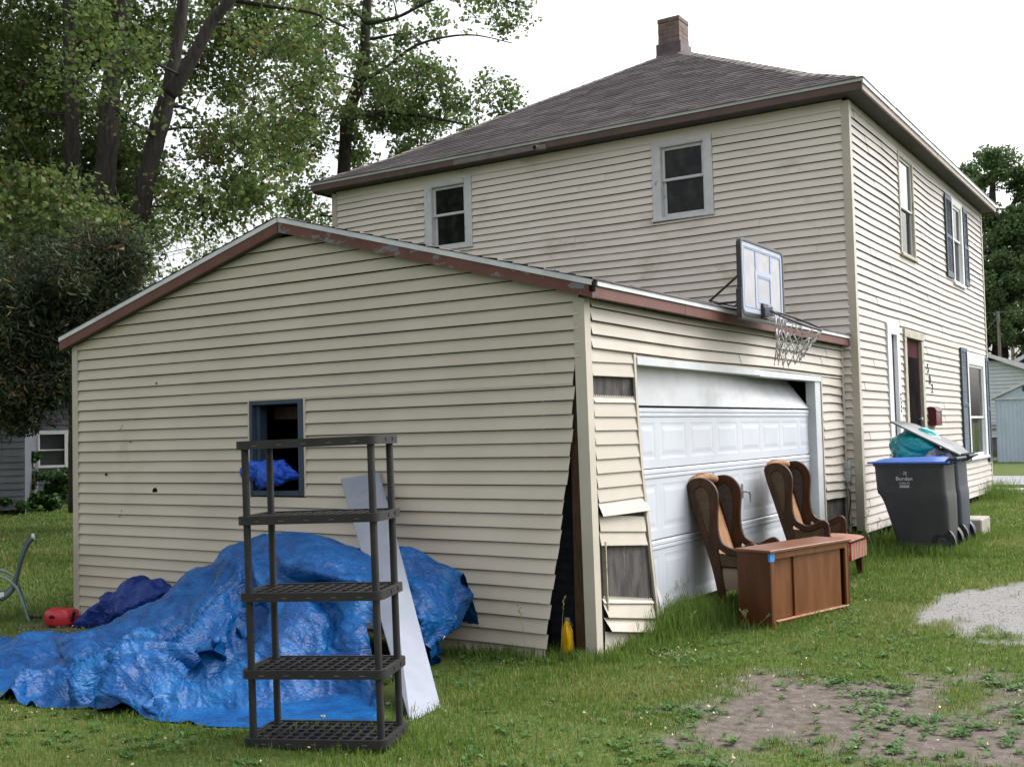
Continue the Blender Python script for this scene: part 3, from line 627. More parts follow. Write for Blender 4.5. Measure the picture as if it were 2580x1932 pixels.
# the overhead door: four sections, the top one folded inwards, lower ones with raised panels
gdoor = None
def door_section(nm, z0, z1, tilt_top=0.0, panels=True, m=None, ya=0.98, yb=5.40, x0=-0.08):
    mb = MB()
    def Q(y, n, z):                                                   # n outward from the face
        t = (z - z0) / (z1 - z0); k = tilt_top * (.12 + .88 * min(1, max(0, (y - 2.2) / 3.1)) ** 1.2); return (x0 + n - k * t, y, z - (k * 0.10) * t)
    def quad(a, b, c, d): mb.poly([Q(*a), Q(*b), Q(*c), Q(*d)])
    if not panels:
        mb.grid(np.array([[Q(y, 0, z0 + .004 + (z1 - z0 - .004) * i / 4) for y in np.linspace(ya, yb, 12)] for i in range(5)]))
        quad((ya, 0, z0 + 0.004), (yb, 0, z0 + 0.004), (yb, -0.04, z0 + .004), (ya, -0.04, z0 + .004))
        quad((yb, 0, z0 + .004), (yb, 0, z1), (yb, -.04, z1), (yb, -.04, z0 + .004))
        mb.grid(np.array([[Q(y, -0.04, z) for y in (ya, yb)] for z in (z0 + .004, z1)]))
    else:
        rib = [(z1, 0.0), (z1 - 0.012, 0.012), (z1 - 0.035, 0.012), (z1 - 0.042, 0.003), (z1 - 0.05, 0.008), (z1 - 0.07, 0.008), (z1 - 0.076, 0.0)]
        top = z1 - 0.076; bot = z0 + 0.045
        for (za_, na), (zb_, nb_) in zip(rib, rib[1:]): quad((ya, nb_, zb_), (yb, nb_, zb_), (yb, na, za_), (ya, na, za_))
        quad((ya, 0, bot), (ya, 0, z0 + 0.008), (yb, 0, z0 + .008), (yb, 0, bot))
        quad((ya, 0, z0 + .008), (ya, -0.03, z0 + .002), (yb, -0.03, z0 + .002), (yb, 0, z0 + .008))
        quad((yb, 0, z0), (yb, 0, z1), (yb, -.04, z1), (yb, -.04, z0))
        pz0, pz1 = bot + 0.035, top - 0.045
        st = [0.985 + 0.625 * k * (1 - 0.004 * k) - 0.27 for k in range(9)]
        us = [ya]
        pans = []
        for k in range(8):
            a, b = max(st[k] + 0.05, ya + 0.02), min(st[k] + 0.575, yb - 0.05)
            if b - a > 0.1: pans.append((a, b))
        quad((ya, 0, bot), (yb, 0, bot), (yb, 0, pz0), (ya, 0, pz0)); quad((ya, 0, pz1), (yb, 0, pz1), (yb, 0, top), (ya, 0, top))
        prev = ya
        for a, b in pans:
            quad((prev, 0, pz0), (a, 0, pz0), (a, 0, pz1), (prev, 0, pz1)); prev = b
            rings = [(0, 0), (0.018, -0.0022), (0.036, -0.0022), (0.070, 0.0012)]
            rr = [[(a + i, n, pz0 + i), (b - i, n, pz0 + i), (b - i, n, pz1 - i), (a + i, n, pz1 - i)] for i, n in rings]
            for A, B in zip(rr, rr[1:]):
                for q in range(4): quad(A[q], A[(q + 1) % 4], B[(q + 1) % 4], B[q])
            quad(*rr[-1])
        quad((prev, 0, pz0), (yb, 0, pz0), (yb, 0, pz1), (prev, 0, pz1))
    return mb.obj(nm, m or M['door_white'], gdoor)
gdoor = MB(); gdoor.box((-0.135, 1.0, 0.14), (-0.125, 5.38, 1.78)); gdoor = gdoor.obj('garage_door', M['white'], garage)
door_section('door_section', 0.13, 0.705); door_section('door_section', 0.707, 1.285); door_section('door_section', 1.286, 1.788)
door_section('door_section', 1.80, 2.33, 0.38, False, M['door_dirty'], 0.80, 5.33, -0.06)
mb = MB(); mb.box((-0.082, HY - .02, 0.93), (-0.070, HY + .02, 1.07), 0.004); mb.tube([(-0.07, HY, 0.99), (-0.03, HY, 0.99), (-0.03, HY + .05, 0.985), (-0.03, HY + .085, 0.96), (-0.03, HY + .09, 0.88)], 0.010, 8); mb.obj('door_handle', M['steel'], gdoor)
mb = MB(); mb.box((-0.30, 5.40, 1.6), (-0.26, 5.43, 2.05)); mb.tube([(-0.28, 5.38, 1.75), (-.28, 5.38, 2.0), (-.33, 5.38, 2.1), (-.5, 5.38, 2.15), (-1.5, 5.38, 2.16)], 0.018, 6); mb.obj('door_track', M['steel'], gdoor)
# black board and cable hole at the right foot
mb = MB(); mb.poly([(-0.004, 5.60, 0.10), (-0.004, 6.40, 0.10), (-0.004, 6.40, 0.80), (-0.004, 5.60, 0.80)]); mb.obj('exposed_board', M['wet_wood'], garage)
# dark inside of the garage: floor, ceiling, back wall
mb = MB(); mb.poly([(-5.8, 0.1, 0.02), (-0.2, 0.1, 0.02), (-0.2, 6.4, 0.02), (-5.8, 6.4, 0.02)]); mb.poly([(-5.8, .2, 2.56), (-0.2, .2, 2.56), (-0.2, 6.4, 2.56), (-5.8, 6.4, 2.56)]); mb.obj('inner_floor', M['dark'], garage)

# ================================================================== HOUSE
HW, HD, H2 = 8.31, 8.953, 5.57
house = thing('house', 'two storey house in cream vinyl siding with a brown hip roof and brick chimney', 'house', (0, 0, 0))
X0, X1, Y0, Y1 = PX - HW, PX, DY, DY + HD
zs_h = [5.375 - 0.1018 * k for k in range(49, -1, -1)] + [5.50]
wA, wB = (-6.272, -5.388, 4.395, 5.462), (-2.437, -1.571, 4.385, 5.462)
fs = Frame((0, DY, 0), (1, 0, 0), (0, -1, 0))
mb = MB()
def h_disp(u, z):
    return (0, 0.006 * math.sin(u * 1.3 + z * .7) + 0.004 * math.sin(u * 3.7 - z * 2), 0.007 * math.sin(u * 0.9 + z * 1.7) + 0.004 * math.sin(u * 2.3 + z))
siding(mb, (0, DY, 0), (1, 0, 0), (0, -1, 0), X0 + 0.05, X1 - 0.06, zs_h, [(a - .005, b + .005, c - .005, d + .005) for a, b, c, d in (wA, wB)], None, h_disp, seed=21, seg=0.3)
mb.obj('long_wall_siding', M['siding_h'], house)
mb = MB(); siding(mb, (0, DY, 0), (1, 0, 0), (0, -1, 0), X0 + .05, X1 - .06, [5.462, 5.60], (), None, None, lip=0.02, joints=False, seed=3); mb.obj('frieze_board', M['siding_h'], house)
ff = Frame((PX, 0, 0), (0, 1, 0), (1, 0, 0))
wF1, wF2, wF3 = (8.87, 9.77, 3.955, 5.44), (12.53, 13.46, 3.92, 5.41), (13.30, 15.06, 0.945, 2.83)
door_o, side_o = (8.80, 10.0, 0.42, 2.92), (7.86, 8.50, 0.45, 2.94)
mb = MB()
def f_disp(u, z):
    b = float(sstep(7, 8.6, u) * sstep(13, 11, u) * sstep(3.5, 5.2, z))
    k = .5 * float(sstep(6.5, 8.0, u)); return (0, k * 0.005 * math.sin(u * 1.7 + z * 1.1) + k * 0.003 * math.sin(u * 3.1 - z * 2.3), k * 0.007 * math.sin(u * 1.25 + z * 0.9) + k * 0.004 * math.sin(u * 2.9 + z * 2.1) * (1 + 3.0 * b))
siding(mb, (PX, 0, 0), (0, 1, 0), (1, 0, 0), Y0 + .06, Y1 - .03, [1.83 + 0.1018 * k for k in range(-15, 36)] + [5.52], [(a - .005, b + .005, c - .005, d + .005) for a, b, c, d in (wF1, wF2, wF3, door_o, side_o)], None, f_disp, seed=23, seg=0.25, lip=0.015)
siding(mb, (PX, 0, 0), (0, 1, 0), (1, 0, 0), Y0 + .06, Y1 - .03, [5.50, 5.60], (), None, None, lip=0.014, joints=False)
mb.obj('front_wall_siding', M['siding_f'], house)
mb = MB()
siding(mb, (X0, 0, 0), (0, 1, 0), (-1, 0, 0), Y0 + .06, Y1 - .06, zs_h + [5.6], (), seed=5); siding(mb, (0, Y1, 0), (1, 0, 0), (0, 1, 0), X0 + .06, X1 - .06, zs_h + [5.6], (), seed=6)
mb.obj('rear_wall_siding', M['siding_h'], house)
op = lambda L: [(a + .06, b - .06, c + .03, d - .06) for a, b, c, d in L]
mb = MB()
wall_sheet(mb, (0, DY + .012, 0), (1, 0, 0), X0, X1, 0.2, 5.6, op((wA, wB))); wall_sheet(mb, (PX - .012, 0, 0), (0, 1, 0), Y0, Y1, 0.2, 5.6, op((wF1, wF2, wF3, door_o, side_o)))
wall_sheet(mb, (X0 + .012, 0, 0), (0, 1, 0), Y0, Y1, .2, 5.6); wall_sheet(mb, (0, Y1 - .012, 0), (1, 0, 0), X0, X1, .2, 5.6)
mb.box((X0 + .1, Y0 + .1, 0.2), (X1 - .1, Y1 - .1, 0.25)); mb.box((X0 + .1, Y0 + .1, 2.95), (X1 - .1, Y1 - .1, 3.0))
mb.obj('wall_sheathing', M['dark'], house)
mb = MB(); mb.box((X0 + .03, Y0 + .03, -0.3), (X1 - .03, Y1 - .03, 0.36)); mb.obj('foundation', M['found'], house)
corner_trim('corner_trim', house, (X1, Y0, 0.335), (X1, Y0, 5.56), (-1, 0, 0), (0, 1, 0), 0.075)
corner_trim('corner_trim', house, (X0, Y0, 0.33), (X0, Y0, 5.56), (1, 0, 0), (0, 1, 0), 0.075)
corner_trim('corner_trim', house, (X1, Y1, 0.33), (X1, Y1, 5.56), (-1, 0, 0), (0, -1, 0), 0.05)
mb = MB(); mb.box((-0.03, DY - .055, 0.36), (0.03, DY - .0, 2.56), 0.004); mb.obj('inside_corner_trim', M['trim'], house)
# windows
window(house, fs, *wA, M['win_white'], M['win_white'], M['glass_dark'], tr=0.125, mid=4.955, top_trim=0.07)
window(house, fs, *wB, M['win_white'], M['win_white'], M['glass_dark'], tr=0.115, mid=4.945, top_trim=0.07)
window(house, ff, *wF1, M['win_old'], M['win_white'], M['glass_mirror'], tr=0.05, sash=.03, reveal=.045, glass_low=M['glass_clear'], mid=4.68, curtain='low')
window(house, ff, *wF2, M['win_clean'], M['win_clean'], M['glass_clear'], tr=0.10, mid=4.72, reveal=.05)
shutter(house, ff, 11.97, 12.50, 4.0, 5.36); shutter(house, ff, 13.50, 13.87, 4.0, 5.36)
window(house, ff, *wF3, M['win_clean'], M['win_clean'], M['glass_clear'], tr=0.17, mid=1.69, top_trim=0.20, curtain='low', reveal=.05)
shutter(house, ff, 12.75, 13.29, 0.93, 2.87); shutter(house, ff, 15.07, 15.38, 0.86, 2.80)
# boarded side light
mb = MB()
ff.box(mb, (7.86, -.02, .45), (8.05, 0.035, 2.80), .004); ff.box(mb, (8.36, -.02, .45), (8.50, 0.035, 2.80), .004); ff.box(mb, (7.86, -.02, 2.801), (8.50, 0.037, 2.94), .004)
sl_ = mb.obj('side_light', M['win_clean'], house)
mb = MB(); ff.box(mb, (8.05, -.05, .45), (8.36, -.03, 2.80)); mb.obj('side_light_panel', M['curtain'], sl_)
mb = MB()
for i in range(5): ff.box(mb, (8.415, 0.036, 1.76 + i * .055), (8.445, 0.040, 1.80 + i * .055))
mb.obj('label_strip', M['dark'], sl_)
# front door, deep in a bare wooden frame
mb = MB()
ff.box(mb, (8.80, -.03, .42), (8.92, .035, 2.81), .004); ff.box(mb, (9.86, -.03, .42), (10.0, .03, 2.81), .004); ff.box(mb, (8.80, -.03, 2.811), (10.0, .04, 2.92), .004)
dfm = mb.obj('door_frame', M['win_old'], house)
mb = MB(); ff.box(mb, (8.92, -.07, .42), (9.86, -.02, 2.81)); mb.obj('front_door', M['maroon'], dfm)
mb = MB(); ff.box(mb, (9.04, -.019, 1.55), (9.76, -.012, 2.55), .002); mb.obj('door_glass', M['dark'], dfm)
for z in (1.66, 1.42):
    mb = MB(); mb.loft([[ff(9.70 + r_ * math.cos(a), n_, z + r_ * math.sin(a)) for a in [k * math.pi / 6 for k in range(12)]] for r_, n_ in ((.012, -.02), (.012, .0), (.03, .01), (.03, .03), (.015, .04))])
    smooth_angle(mb.obj('door_knob', M['steel'], dfm))
# eaves
OV = 0.264; EX0, EX1, EY0, EY1 = X0 - OV, X1 + OV, Y0 - OV, Y1 + OV
ZE = 5.725
def board(nm, a, b, m): mb = MB(); mb.box(a, b, 0.001); return mb.obj(nm, m, house)
f0, f1 = EY0 + 0.012, EY0 + 0.04
board('fascia', (EX0 + .012, f0, 5.600), (-5.55, f1, 5.70), M['fascia_h']); board('fascia', (-5.548, f0 + .004, 5.601), (-4.05, f1, 5.70), M['fascia_bare']); board('fascia', (-4.048, f0, 5.600), (EX1 - .012, f1, 5.70), M['fascia_h'])
board('drip_edge', (EX0, EY0, 5.688), (-3.1, f0 - .001, 5.727), M['drip_h']); board('drip_edge', (-3.098, EY0 - .002, 5.690), (EX1, f0 - .001, 5.729), M['drip_h'])
board('fascia', (EX1 - .04, f1, 5.600), (EX1 - .012, 10.4, 5.667), M['fascia_f']); board('fascia', (EX1 - .039, 10.402, 5.597), (EX1 - .010, EY1 - .012, 5.667), M['fascia_f'])
board('drip_edge', (EX1 - .030, EY0 + .012, 5.668), (EX1 + .006, EY1, 5.736), M['drip'])
board('fascia', (EX0 + .012, f1, 5.572), (EX0 + .04, EY1 - .012, 5.70), M['fascia_h']); board('fascia', (EX0 + .04, EY1 - .04, 5.572), (EX1 - .04, EY1 - .012, 5.70), M['fascia_h'])
mb = MB(); mb.box((EX0 + .041, f1 + .001, 5.602), (EX1 - .041, EY1 - .041, 5.61)); mb.obj('soffit', M['soffit'], house)
mb = MB(); mb.tube([(-4.07, EY0 + .02, 5.61), (-4.07, EY0 - .09, 5.60)], 0.035, 10, False); mb.box((-4.09, EY0 - .05, 5.57), (-3.93, EY0 + .01, 5.635), .01); mb.obj('gutter_stub', M['fascia_bare'], house)
# hip roof with a slight flare at the eaves
AP = Vector(((X0 + X1) / 2, (Y0 + Y1) / 2, 8.332))
mb = MB()
c = [Vector((EX0, EY0, ZE)), Vector((EX1, EY0, ZE)), Vector((EX1, EY1, ZE)), Vector((EX0, EY1, ZE))]
k_ = [p.lerp(AP, 0.20) - Vector((0, 0, 0.055)) for p in c]
faces = []
for i in range(4):
    j = (i + 1) % 4
    mb.poly([c[i], c[j], k_[j], k_[i]]); mb.poly([k_[i], k_[j], AP])
    out = ((c[i] + c[j]) / 2 - Vector((AP.x, AP.y, ZE))).normalized() * 0.012; e = (c[j] - c[i]).normalized() * .012
    faces += [(c[i] + out - e, c[j] + out + e, k_[i], k_[j]), (k_[i], k_[j], AP, AP)]
mb.poly(c[::-1])
roof_h = mb.obj('roof', M['soffit'], house)
shingles('shingles', faces, roof_h)
mb = MB()                                                               # hip caps
for i in range(4):
    pts = [c[i], k_[i], AP]
    for p, q, nn in ((c[i], k_[i], 6), (k_[i], AP, 26)):
        for s in range(1 if nn == 6 else 0, nn):
            a, b = p.lerp(q, s / nn), p.lerp(q, (s + 1.15) / nn if s < nn - 1 else 1)
            d = (b - a).normalized(); x = d.cross(Vector((0, 0, 1))).normalized(); up = x.cross(d)
            l = [a + up * .017, b + up * .010]
            mb.loft([[t - x * .11 - up * (.045), t + Vector((0, 0, 0)), t + x * .11 - up * (.045), t + x * .11 - up * .055, t - up * .012, t - x * .11 - up * .055] for t in l])
mb.obj('hip_cap', M['fascia_bare'], roof_h)
# chimney
def brick_mat():
    m = bpy.data.materials.new('chimney_brick'); m.use_nodes = True
    n = m.node_tree.nodes; L = m.node_tree.links; p = n['Principled BSDF']; p.inputs['Roughness'].default_value = 0.9
    tc = n.new('ShaderNodeTexCoord'); sp = n.new('ShaderNodeSeparateXYZ'); L.new(tc.outputs['Object'], sp.inputs[0])
    ad = n.new('ShaderNodeMath'); ad.operation = 'ADD'; L.new(sp.outputs[0], ad.inputs[0]); L.new(sp.outputs[1], ad.inputs[1])
    cb = n.new('ShaderNodeCombineXYZ'); L.new(ad.outputs[0], cb.inputs[0]); L.new(sp.outputs[2], cb.inputs[1])
    br = n.new('ShaderNodeTexBrick'); br.inputs['Scale'].default_value = 1; br.inputs['Brick Width'].default_value = 0.21; br.inputs['Row Height'].default_value = 0.075
    br.inputs['Mortar Size'].default_value = 0.007; br.inputs['Color1'].default_value = (0.12, 0.068, 0.054, 1); br.inputs['Color2'].default_value = (0.18, 0.125, 0.11, 1); br.inputs['Mortar'].default_value = (0.20, 0.18, 0.165, 1)
    L.new(cb.outputs[0], br.inputs['Vector'])
    nz = n.new('ShaderNodeTexNoise'); nz.inputs['Scale'].default_value = 4; nz.inputs['Detail'].default_value = 6; L.new(tc.outputs['Object'], nz.inputs[0])
    mr = n.new('ShaderNodeMapRange'); mr.inputs['From Min'].default_value = .5; mr.inputs['From Max'].default_value = .72; L.new(nz.outputs[0], mr.inputs[0])
    mx = n.new('ShaderNodeMix'); mx.data_type = 'RGBA'; L.new(mr.outputs[0], mx.inputs['Factor']); q = [i for i in mx.inputs if i.type == 'RGBA']
    L.new(br.outputs['Color'], q[0]); q[1].default_value = (0.08, 0.066, 0.062, 1)
    L.new([o for o in mx.outputs if o.type == 'RGBA'][0], p.inputs['Base Color'])
    bp = n.new('ShaderNodeBump'); bp.inputs['Strength'].default_value = .5; bp.inputs['Distance'].default_value = .01; bp.invert = True; L.new(br.outputs['Fac'], bp.inputs['Height']); L.new(bp.outputs[0], p.inputs['Normal'])
    return m
M['brick'] = brick_mat()
cx, cy = AP.x - 0.055, AP.y - 0.02
mb = MB(); hw = .205
for k in range(6): mb.box((cx - hw + .003 * (k % 2), cy - hw + .002 * (k % 2), 8.25 + .0900 * k), (cx + hw - .003 * (k % 2), cy + hw, 8.25 + .0900 * (k + 1)), .003)
mb.box((cx - hw - .006, cy - hw - .006, 8.79), (cx + hw + .006, cy + hw + .006, 8.875), .008)
ch = mb.obj('chimney', M['brick'], roof_h)
mb = MB(); mb.loft([[(cx + sx * q, cy + sy * q, z) for sx, sy in ((-1, -1), (1, -1), (1, 1), (-1, 1))] for q, z in ((.27, 8.02), (.235, 8.23), (.235, 8.41), (.213, 8.43))]); mb.obj('chimney_flashing', M['metal_flash'], roof_h)

# ================================================================== GROUND
def axis(lo, hi, a, b, fine, far):
    mid = np.arange(a, b + 1e-6, fine); g = []; s = fine; p = b
    while p < hi: s *= 1.25; p += s; g.append(p)
    h = []; s = fine; p = a
    while p > lo: s *= 1.25; p -= s; h.append(p)
    return np.array(h[::-1] + mid.tolist() + g)
gx, gy = axis(-900, 900, -9, 6, 0.07, 1.25), axis(-900, 1500, -5, 12, 0.07, 1.25)
GX, GY = np.meshgrid(gx, gy, indexing='ij')
GZ = gh(GX, GY) + (fbm(GX, GY, 2.2, 4) - 0.5) * 0.035 * (np.hypot(GX, GY) < 40)
DM, GM = dirt_mask(GX, GY), gravel_mask(GX, GY)
far = np.hypot(GX - 0, GY - 0) > 13
DM = np.where(far, 0, DM)
n_, m_ = GX.shape
idx = np.arange(n_ * m_).reshape(n_, m_)
Fg = np.stack([idx[:-1, :-1], idx[1:, :-1], idx[1:, 1:], idx[:-1, 1:]], -1).reshape(-1, 4)
def ground_mat():
    m = bpy.data.materials.new('lawn_and_soil'); m.use_nodes = True
    n = m.node_tree.nodes; L = m.node_tree.links; p = n['Principled BSDF']; p.inputs['Roughness'].default_value = 0.95; p.inputs['Specular IOR Level'].default_value = 0.1
    tc = n.new('ShaderNodeTexCoord')
    def nz(s, d=6):
        q = n.new('ShaderNodeTexNoise'); q.inputs['Scale'].default_value = s; q.inputs['Detail'].default_value = d; L.new(tc.outputs['Object'], q.inputs[0]); return q.outputs['Fac']
    def ramp(f, st):
        r = n.new('ShaderNodeValToRGB'); e = r.color_ramp.elements; e[0].position, e[0].color = st[0][0], (*st[0][1], 1); e[1].position, e[1].color = st[-1][0], (*st[-1][1], 1)
        for a, c in st[1:-1]: k = e.new(a); k.color = (*c, 1)
        L.new(f, r.inputs[0]); return r.outputs[0]
    def mix(f, a, b):
        x = n.new('ShaderNodeMix'); x.data_type = 'RGBA'; L.new(f, x.inputs['Factor']); q = [i for i in x.inputs if i.type == 'RGBA']; L.new(a, q[0]); L.new(b, q[1]); return [o for o in x.outputs if o.type == 'RGBA'][0]
    grass = mix(nz(0.9, 5), ramp(nz(30), [(.3, (.030, .055, .012)), (.55, (.062, .098, .024)), (.75, (.12, .13, .045))]), ramp(nz(24), [(.3, (.038, .060, .014)), (.55, (.078, .104, .026)), (.75, (.15, .135, .058))]))
    soil = ramp(nz(14), [(.25, (.064, .053, .044)), (.5, (.108, .091, .079)), (.75, (.155, .134, .119))])
    v = n.new('ShaderNodeTexVoronoi'); v.inputs['Scale'].default_value = 34; L.new(tc.outputs['Object'], v.inputs[0])
    sp = n.new('ShaderNodeSeparateColor'); L.new(v.outputs['Color'], sp.inputs[0])
    grav = mix(nz(3), ramp(sp.outputs[0], [(.0, (.165, .16, .157)), (.5, (.20, .196, .19)), (1, (.245, .24, .235))]), ramp(nz(40), [(.3, (.175, .172, .168)), (.7, (.235, .23, .225))]))
    a1 = n.new('ShaderNodeAttribute'); a1.attribute_name = 'dirt'; a2 = n.new('ShaderNodeAttribute'); a2.attribute_name = 'gravel'
    L.new(mix(a2.outputs['Fac'], mix(a1.outputs['Fac'], grass, soil), grav), p.inputs['Base Color'])
    b = n.new('ShaderNodeBump'); b.inputs['Strength'].default_value = .68; b.inputs['Distance'].default_value = .015; L.new(nz(45), b.inputs['Height']); L.new(b.outputs[0], p.inputs['Normal'])
    return m
ground = fast_mesh('ground', np.stack([GX, GY, GZ], -1).reshape(-1, 3), Fg, ground_mat(), {'dirt': DM.ravel(), 'gravel': GM.ravel()}, smooth=True)
struct(ground)
# loose gravel stones on the drive
gp = rng.uniform((1.55, 0.8), (6.0, 5.0), (6000, 2)); gp = gp[gravel_mask(gp[:, 0], gp[:, 1]) > rng.uniform(0.1, 0.9, len(gp))]
ng = len(gp); s_ = rng.uniform(0.003, 0.008, ng)[:, None, None]
octa = np.array([[1, 0, 0], [0, 1, 0], [-1, 0, 0], [0, -1, 0], [0, 0, .7], [0, 0, -.7]])
th = rng.uniform(0, 6.28, ng); R = np.stack([np.stack([np.cos(th), -np.sin(th), 0 * th], -1), np.stack([np.sin(th), np.cos(th), 0 * th], -1), np.stack([0 * th, 0 * th, 1 + 0 * th], -1)], 1)
V = np.einsum('nij,kj->nki', R, octa) * s_ * rng.uniform(.6, 1.4, (ng, 6, 1)) + np.stack([gp[:, 0], gp[:, 1], gh(gp[:, 0], gp[:, 1]) + (fbm(gp[:, 0], gp[:, 1], 2.2, 4) - 0.5) * 0.035 + 0.001], -1)[:, None]
of = np.array([[0, 1, 4], [1, 2, 4], [2, 3, 4], [3, 0, 4], [1, 0, 5], [2, 1, 5], [3, 2, 5], [0, 3, 5]])
stones = fast_mesh('gravel', V.reshape(-1, 3), (of[None] + 6 * np.arange(ng)[:, None, None]).reshape(-1, 3), mat('grey_stones', (.19, .186, .182), (.255, .25, .245), 25, .9))
stones['kind'] = 'stuff'
# street beyond the front lawn, pale kerb edge
mb = MB()
mb.box((-60, 18.9, 0.15), (80, 23.0, 0.232)); struct(mb.obj('road', M['asphalt']))
mb = MB(); mb.box((-3, 16.40, 0.1), (14, 16.58, 0.29), .02); struct(mb.obj('kerb', M['kerb']))

def smooth_curve(P, n):
    P = np.array(P, float); s = np.r_[0, np.cumsum(np.linalg.norm(np.diff(P, axis=0), axis=1))]; t = np.linspace(0, s[-1], n)
    i = np.clip(np.searchsorted(s, t, 'right') - 1, 0, len(P) - 2); f = ((t - s[i]) / (s[i + 1] - s[i]))[:, None]
    g = lambda k: P[np.clip(k, 0, len(P) - 1)]
    a, b, c, d = g(i - 1), g(i), g(i + 1), g(i + 2)
    return (.5 * (2 * b + (c - a) * f + (2 * a - 5 * b + 4 * c - d) * f ** 2 + (3 * b - a - 3 * c + d) * f ** 3)).tolist()

# ================================================================== TARP
def crumple(P, k=7, amp=1.0, seed=1, freq=3.0):
    """sum of random folded ridges (triangle waves) as in creased plastic sheet"""
    r = np.random.default_rng(seed); s = np.zeros(P.shape[:-1]); W = P + 0.08 * np.sin(P[..., [1, 2, 0]] * 5.1 + seed)
    for i in range(k):
        d = r.normal(size=3); d /= np.linalg.norm(d); f = freq * 1.55 ** (i * .8); ph = r.uniform(0, 1); q = W @ d * f + ph + 0.35 * np.sin(W @ r.normal(size=3) * f * .6)
        s += (np.abs((q % 1) * 2 - 1) - .5) / f
    return s * amp
def normals(P):
    du = np.gradient(P, axis=0); dv = np.gradient(P, axis=1); n = np.cross(du, dv); return n / (np.linalg.norm(n, axis=-1, keepdims=True) + 1e-9)
def upsample(Cn, n, m):
    """smooth-ish interpolation of a coarse control net (rows, cols, 3)"""
    def ax(A, k):
        s = A.shape[0]; t = np.linspace(0, s - 1, k); i = np.minimum(t.astype(int), s - 2); f = (t - i)[:, None, None]
        p0, p1, p2, p3 = A[np.maximum(i - 1, 0)], A[i], A[i + 1], A[np.minimum(i + 2, s - 1)]
        cr = .5 * ((2 * p1) + (-p0 + p2) * f + (2 * p0 - 5 * p1 + 4 * p2 - p3) * f ** 2 + (-p0 + 3 * p1 - 3 * p2 + p3) * f ** 3)
        return .6 * cr + .4 * (p1 * (1 - f) + p2 * f)
    B = ax(Cn, n); return np.swapaxes(ax(np.swapaxes(B, 0, 1), m), 0, 1)
def tarp_mat(name, c1, c2, c3, rough=0.42):
    m = mat(name, c1, c2, 5, rough, 0, 16, spec=0.24, c3=c3, scale3=2.6, lo3=.52, hi3=.75)
    n = m.node_tree.nodes; L = m.node_tree.links; tc = n.new('ShaderNodeTexCoord'); prev = None      # fine creases pressed into the sheet
    for sc_, dist, st in ((9, .022, (1, 1.6, .8)), (26, .009, (1, .7, 1.4))):
        mp = n.new('ShaderNodeMapping'); mp.inputs['Scale'].default_value = st; mp.inputs['Rotation'].default_value = (.4, .7, sc_); L.new(tc.outputs['Object'], mp.inputs[0])
        nz = n.new('ShaderNodeTexNoise'); nz.inputs['Scale'].default_value = sc_ * .5; L.new(mp.outputs[0], nz.inputs[0])
        mv = n.new('ShaderNodeVectorMath'); mv.operation = 'MULTIPLY_ADD'; mv.inputs[1].default_value = (.12,) * 3; L.new(nz.outputs['Color'], mv.inputs[0]); L.new(mp.outputs[0], mv.inputs[2])
        v = n.new('ShaderNodeTexVoronoi'); v.inputs['Scale'].default_value = sc_; L.new(mv.outputs[0], v.inputs['Vector'])
        b = n.new('ShaderNodeBump'); b.inputs['Strength'].default_value = .68; b.inputs['Distance'].default_value = dist; L.new(v.outputs['Distance'], b.inputs['Height'])
        if prev: L.new(prev.outputs[0], b.inputs['Normal'])
        prev = b
    L.new(prev.outputs[0], n['Principled BSDF'].inputs['Normal'])
    return m
M['tarp'] = tarp_mat('blue_tarp', (0.001, 0.045, 0.172), (0.002, 0.074, 0.245), (0.008, 0.115, 0.305))
M['tarp_dark'] = tarp_mat('dark_blue_tarp', (0.003, 0.020, 0.14), (0.005, 0.028, 0.18), (0.009, 0.04, 0.22))
M['tarp_bright'] = tarp_mat('bright_blue_tarp', (0.010, 0.06, 0.42), (0.016, 0.085, 0.50), (0.03, 0.12, 0.55))
TARP_SHAPE = (7, 16, 3)
TARP_CUT = (12.15, 13.0, 3.4)
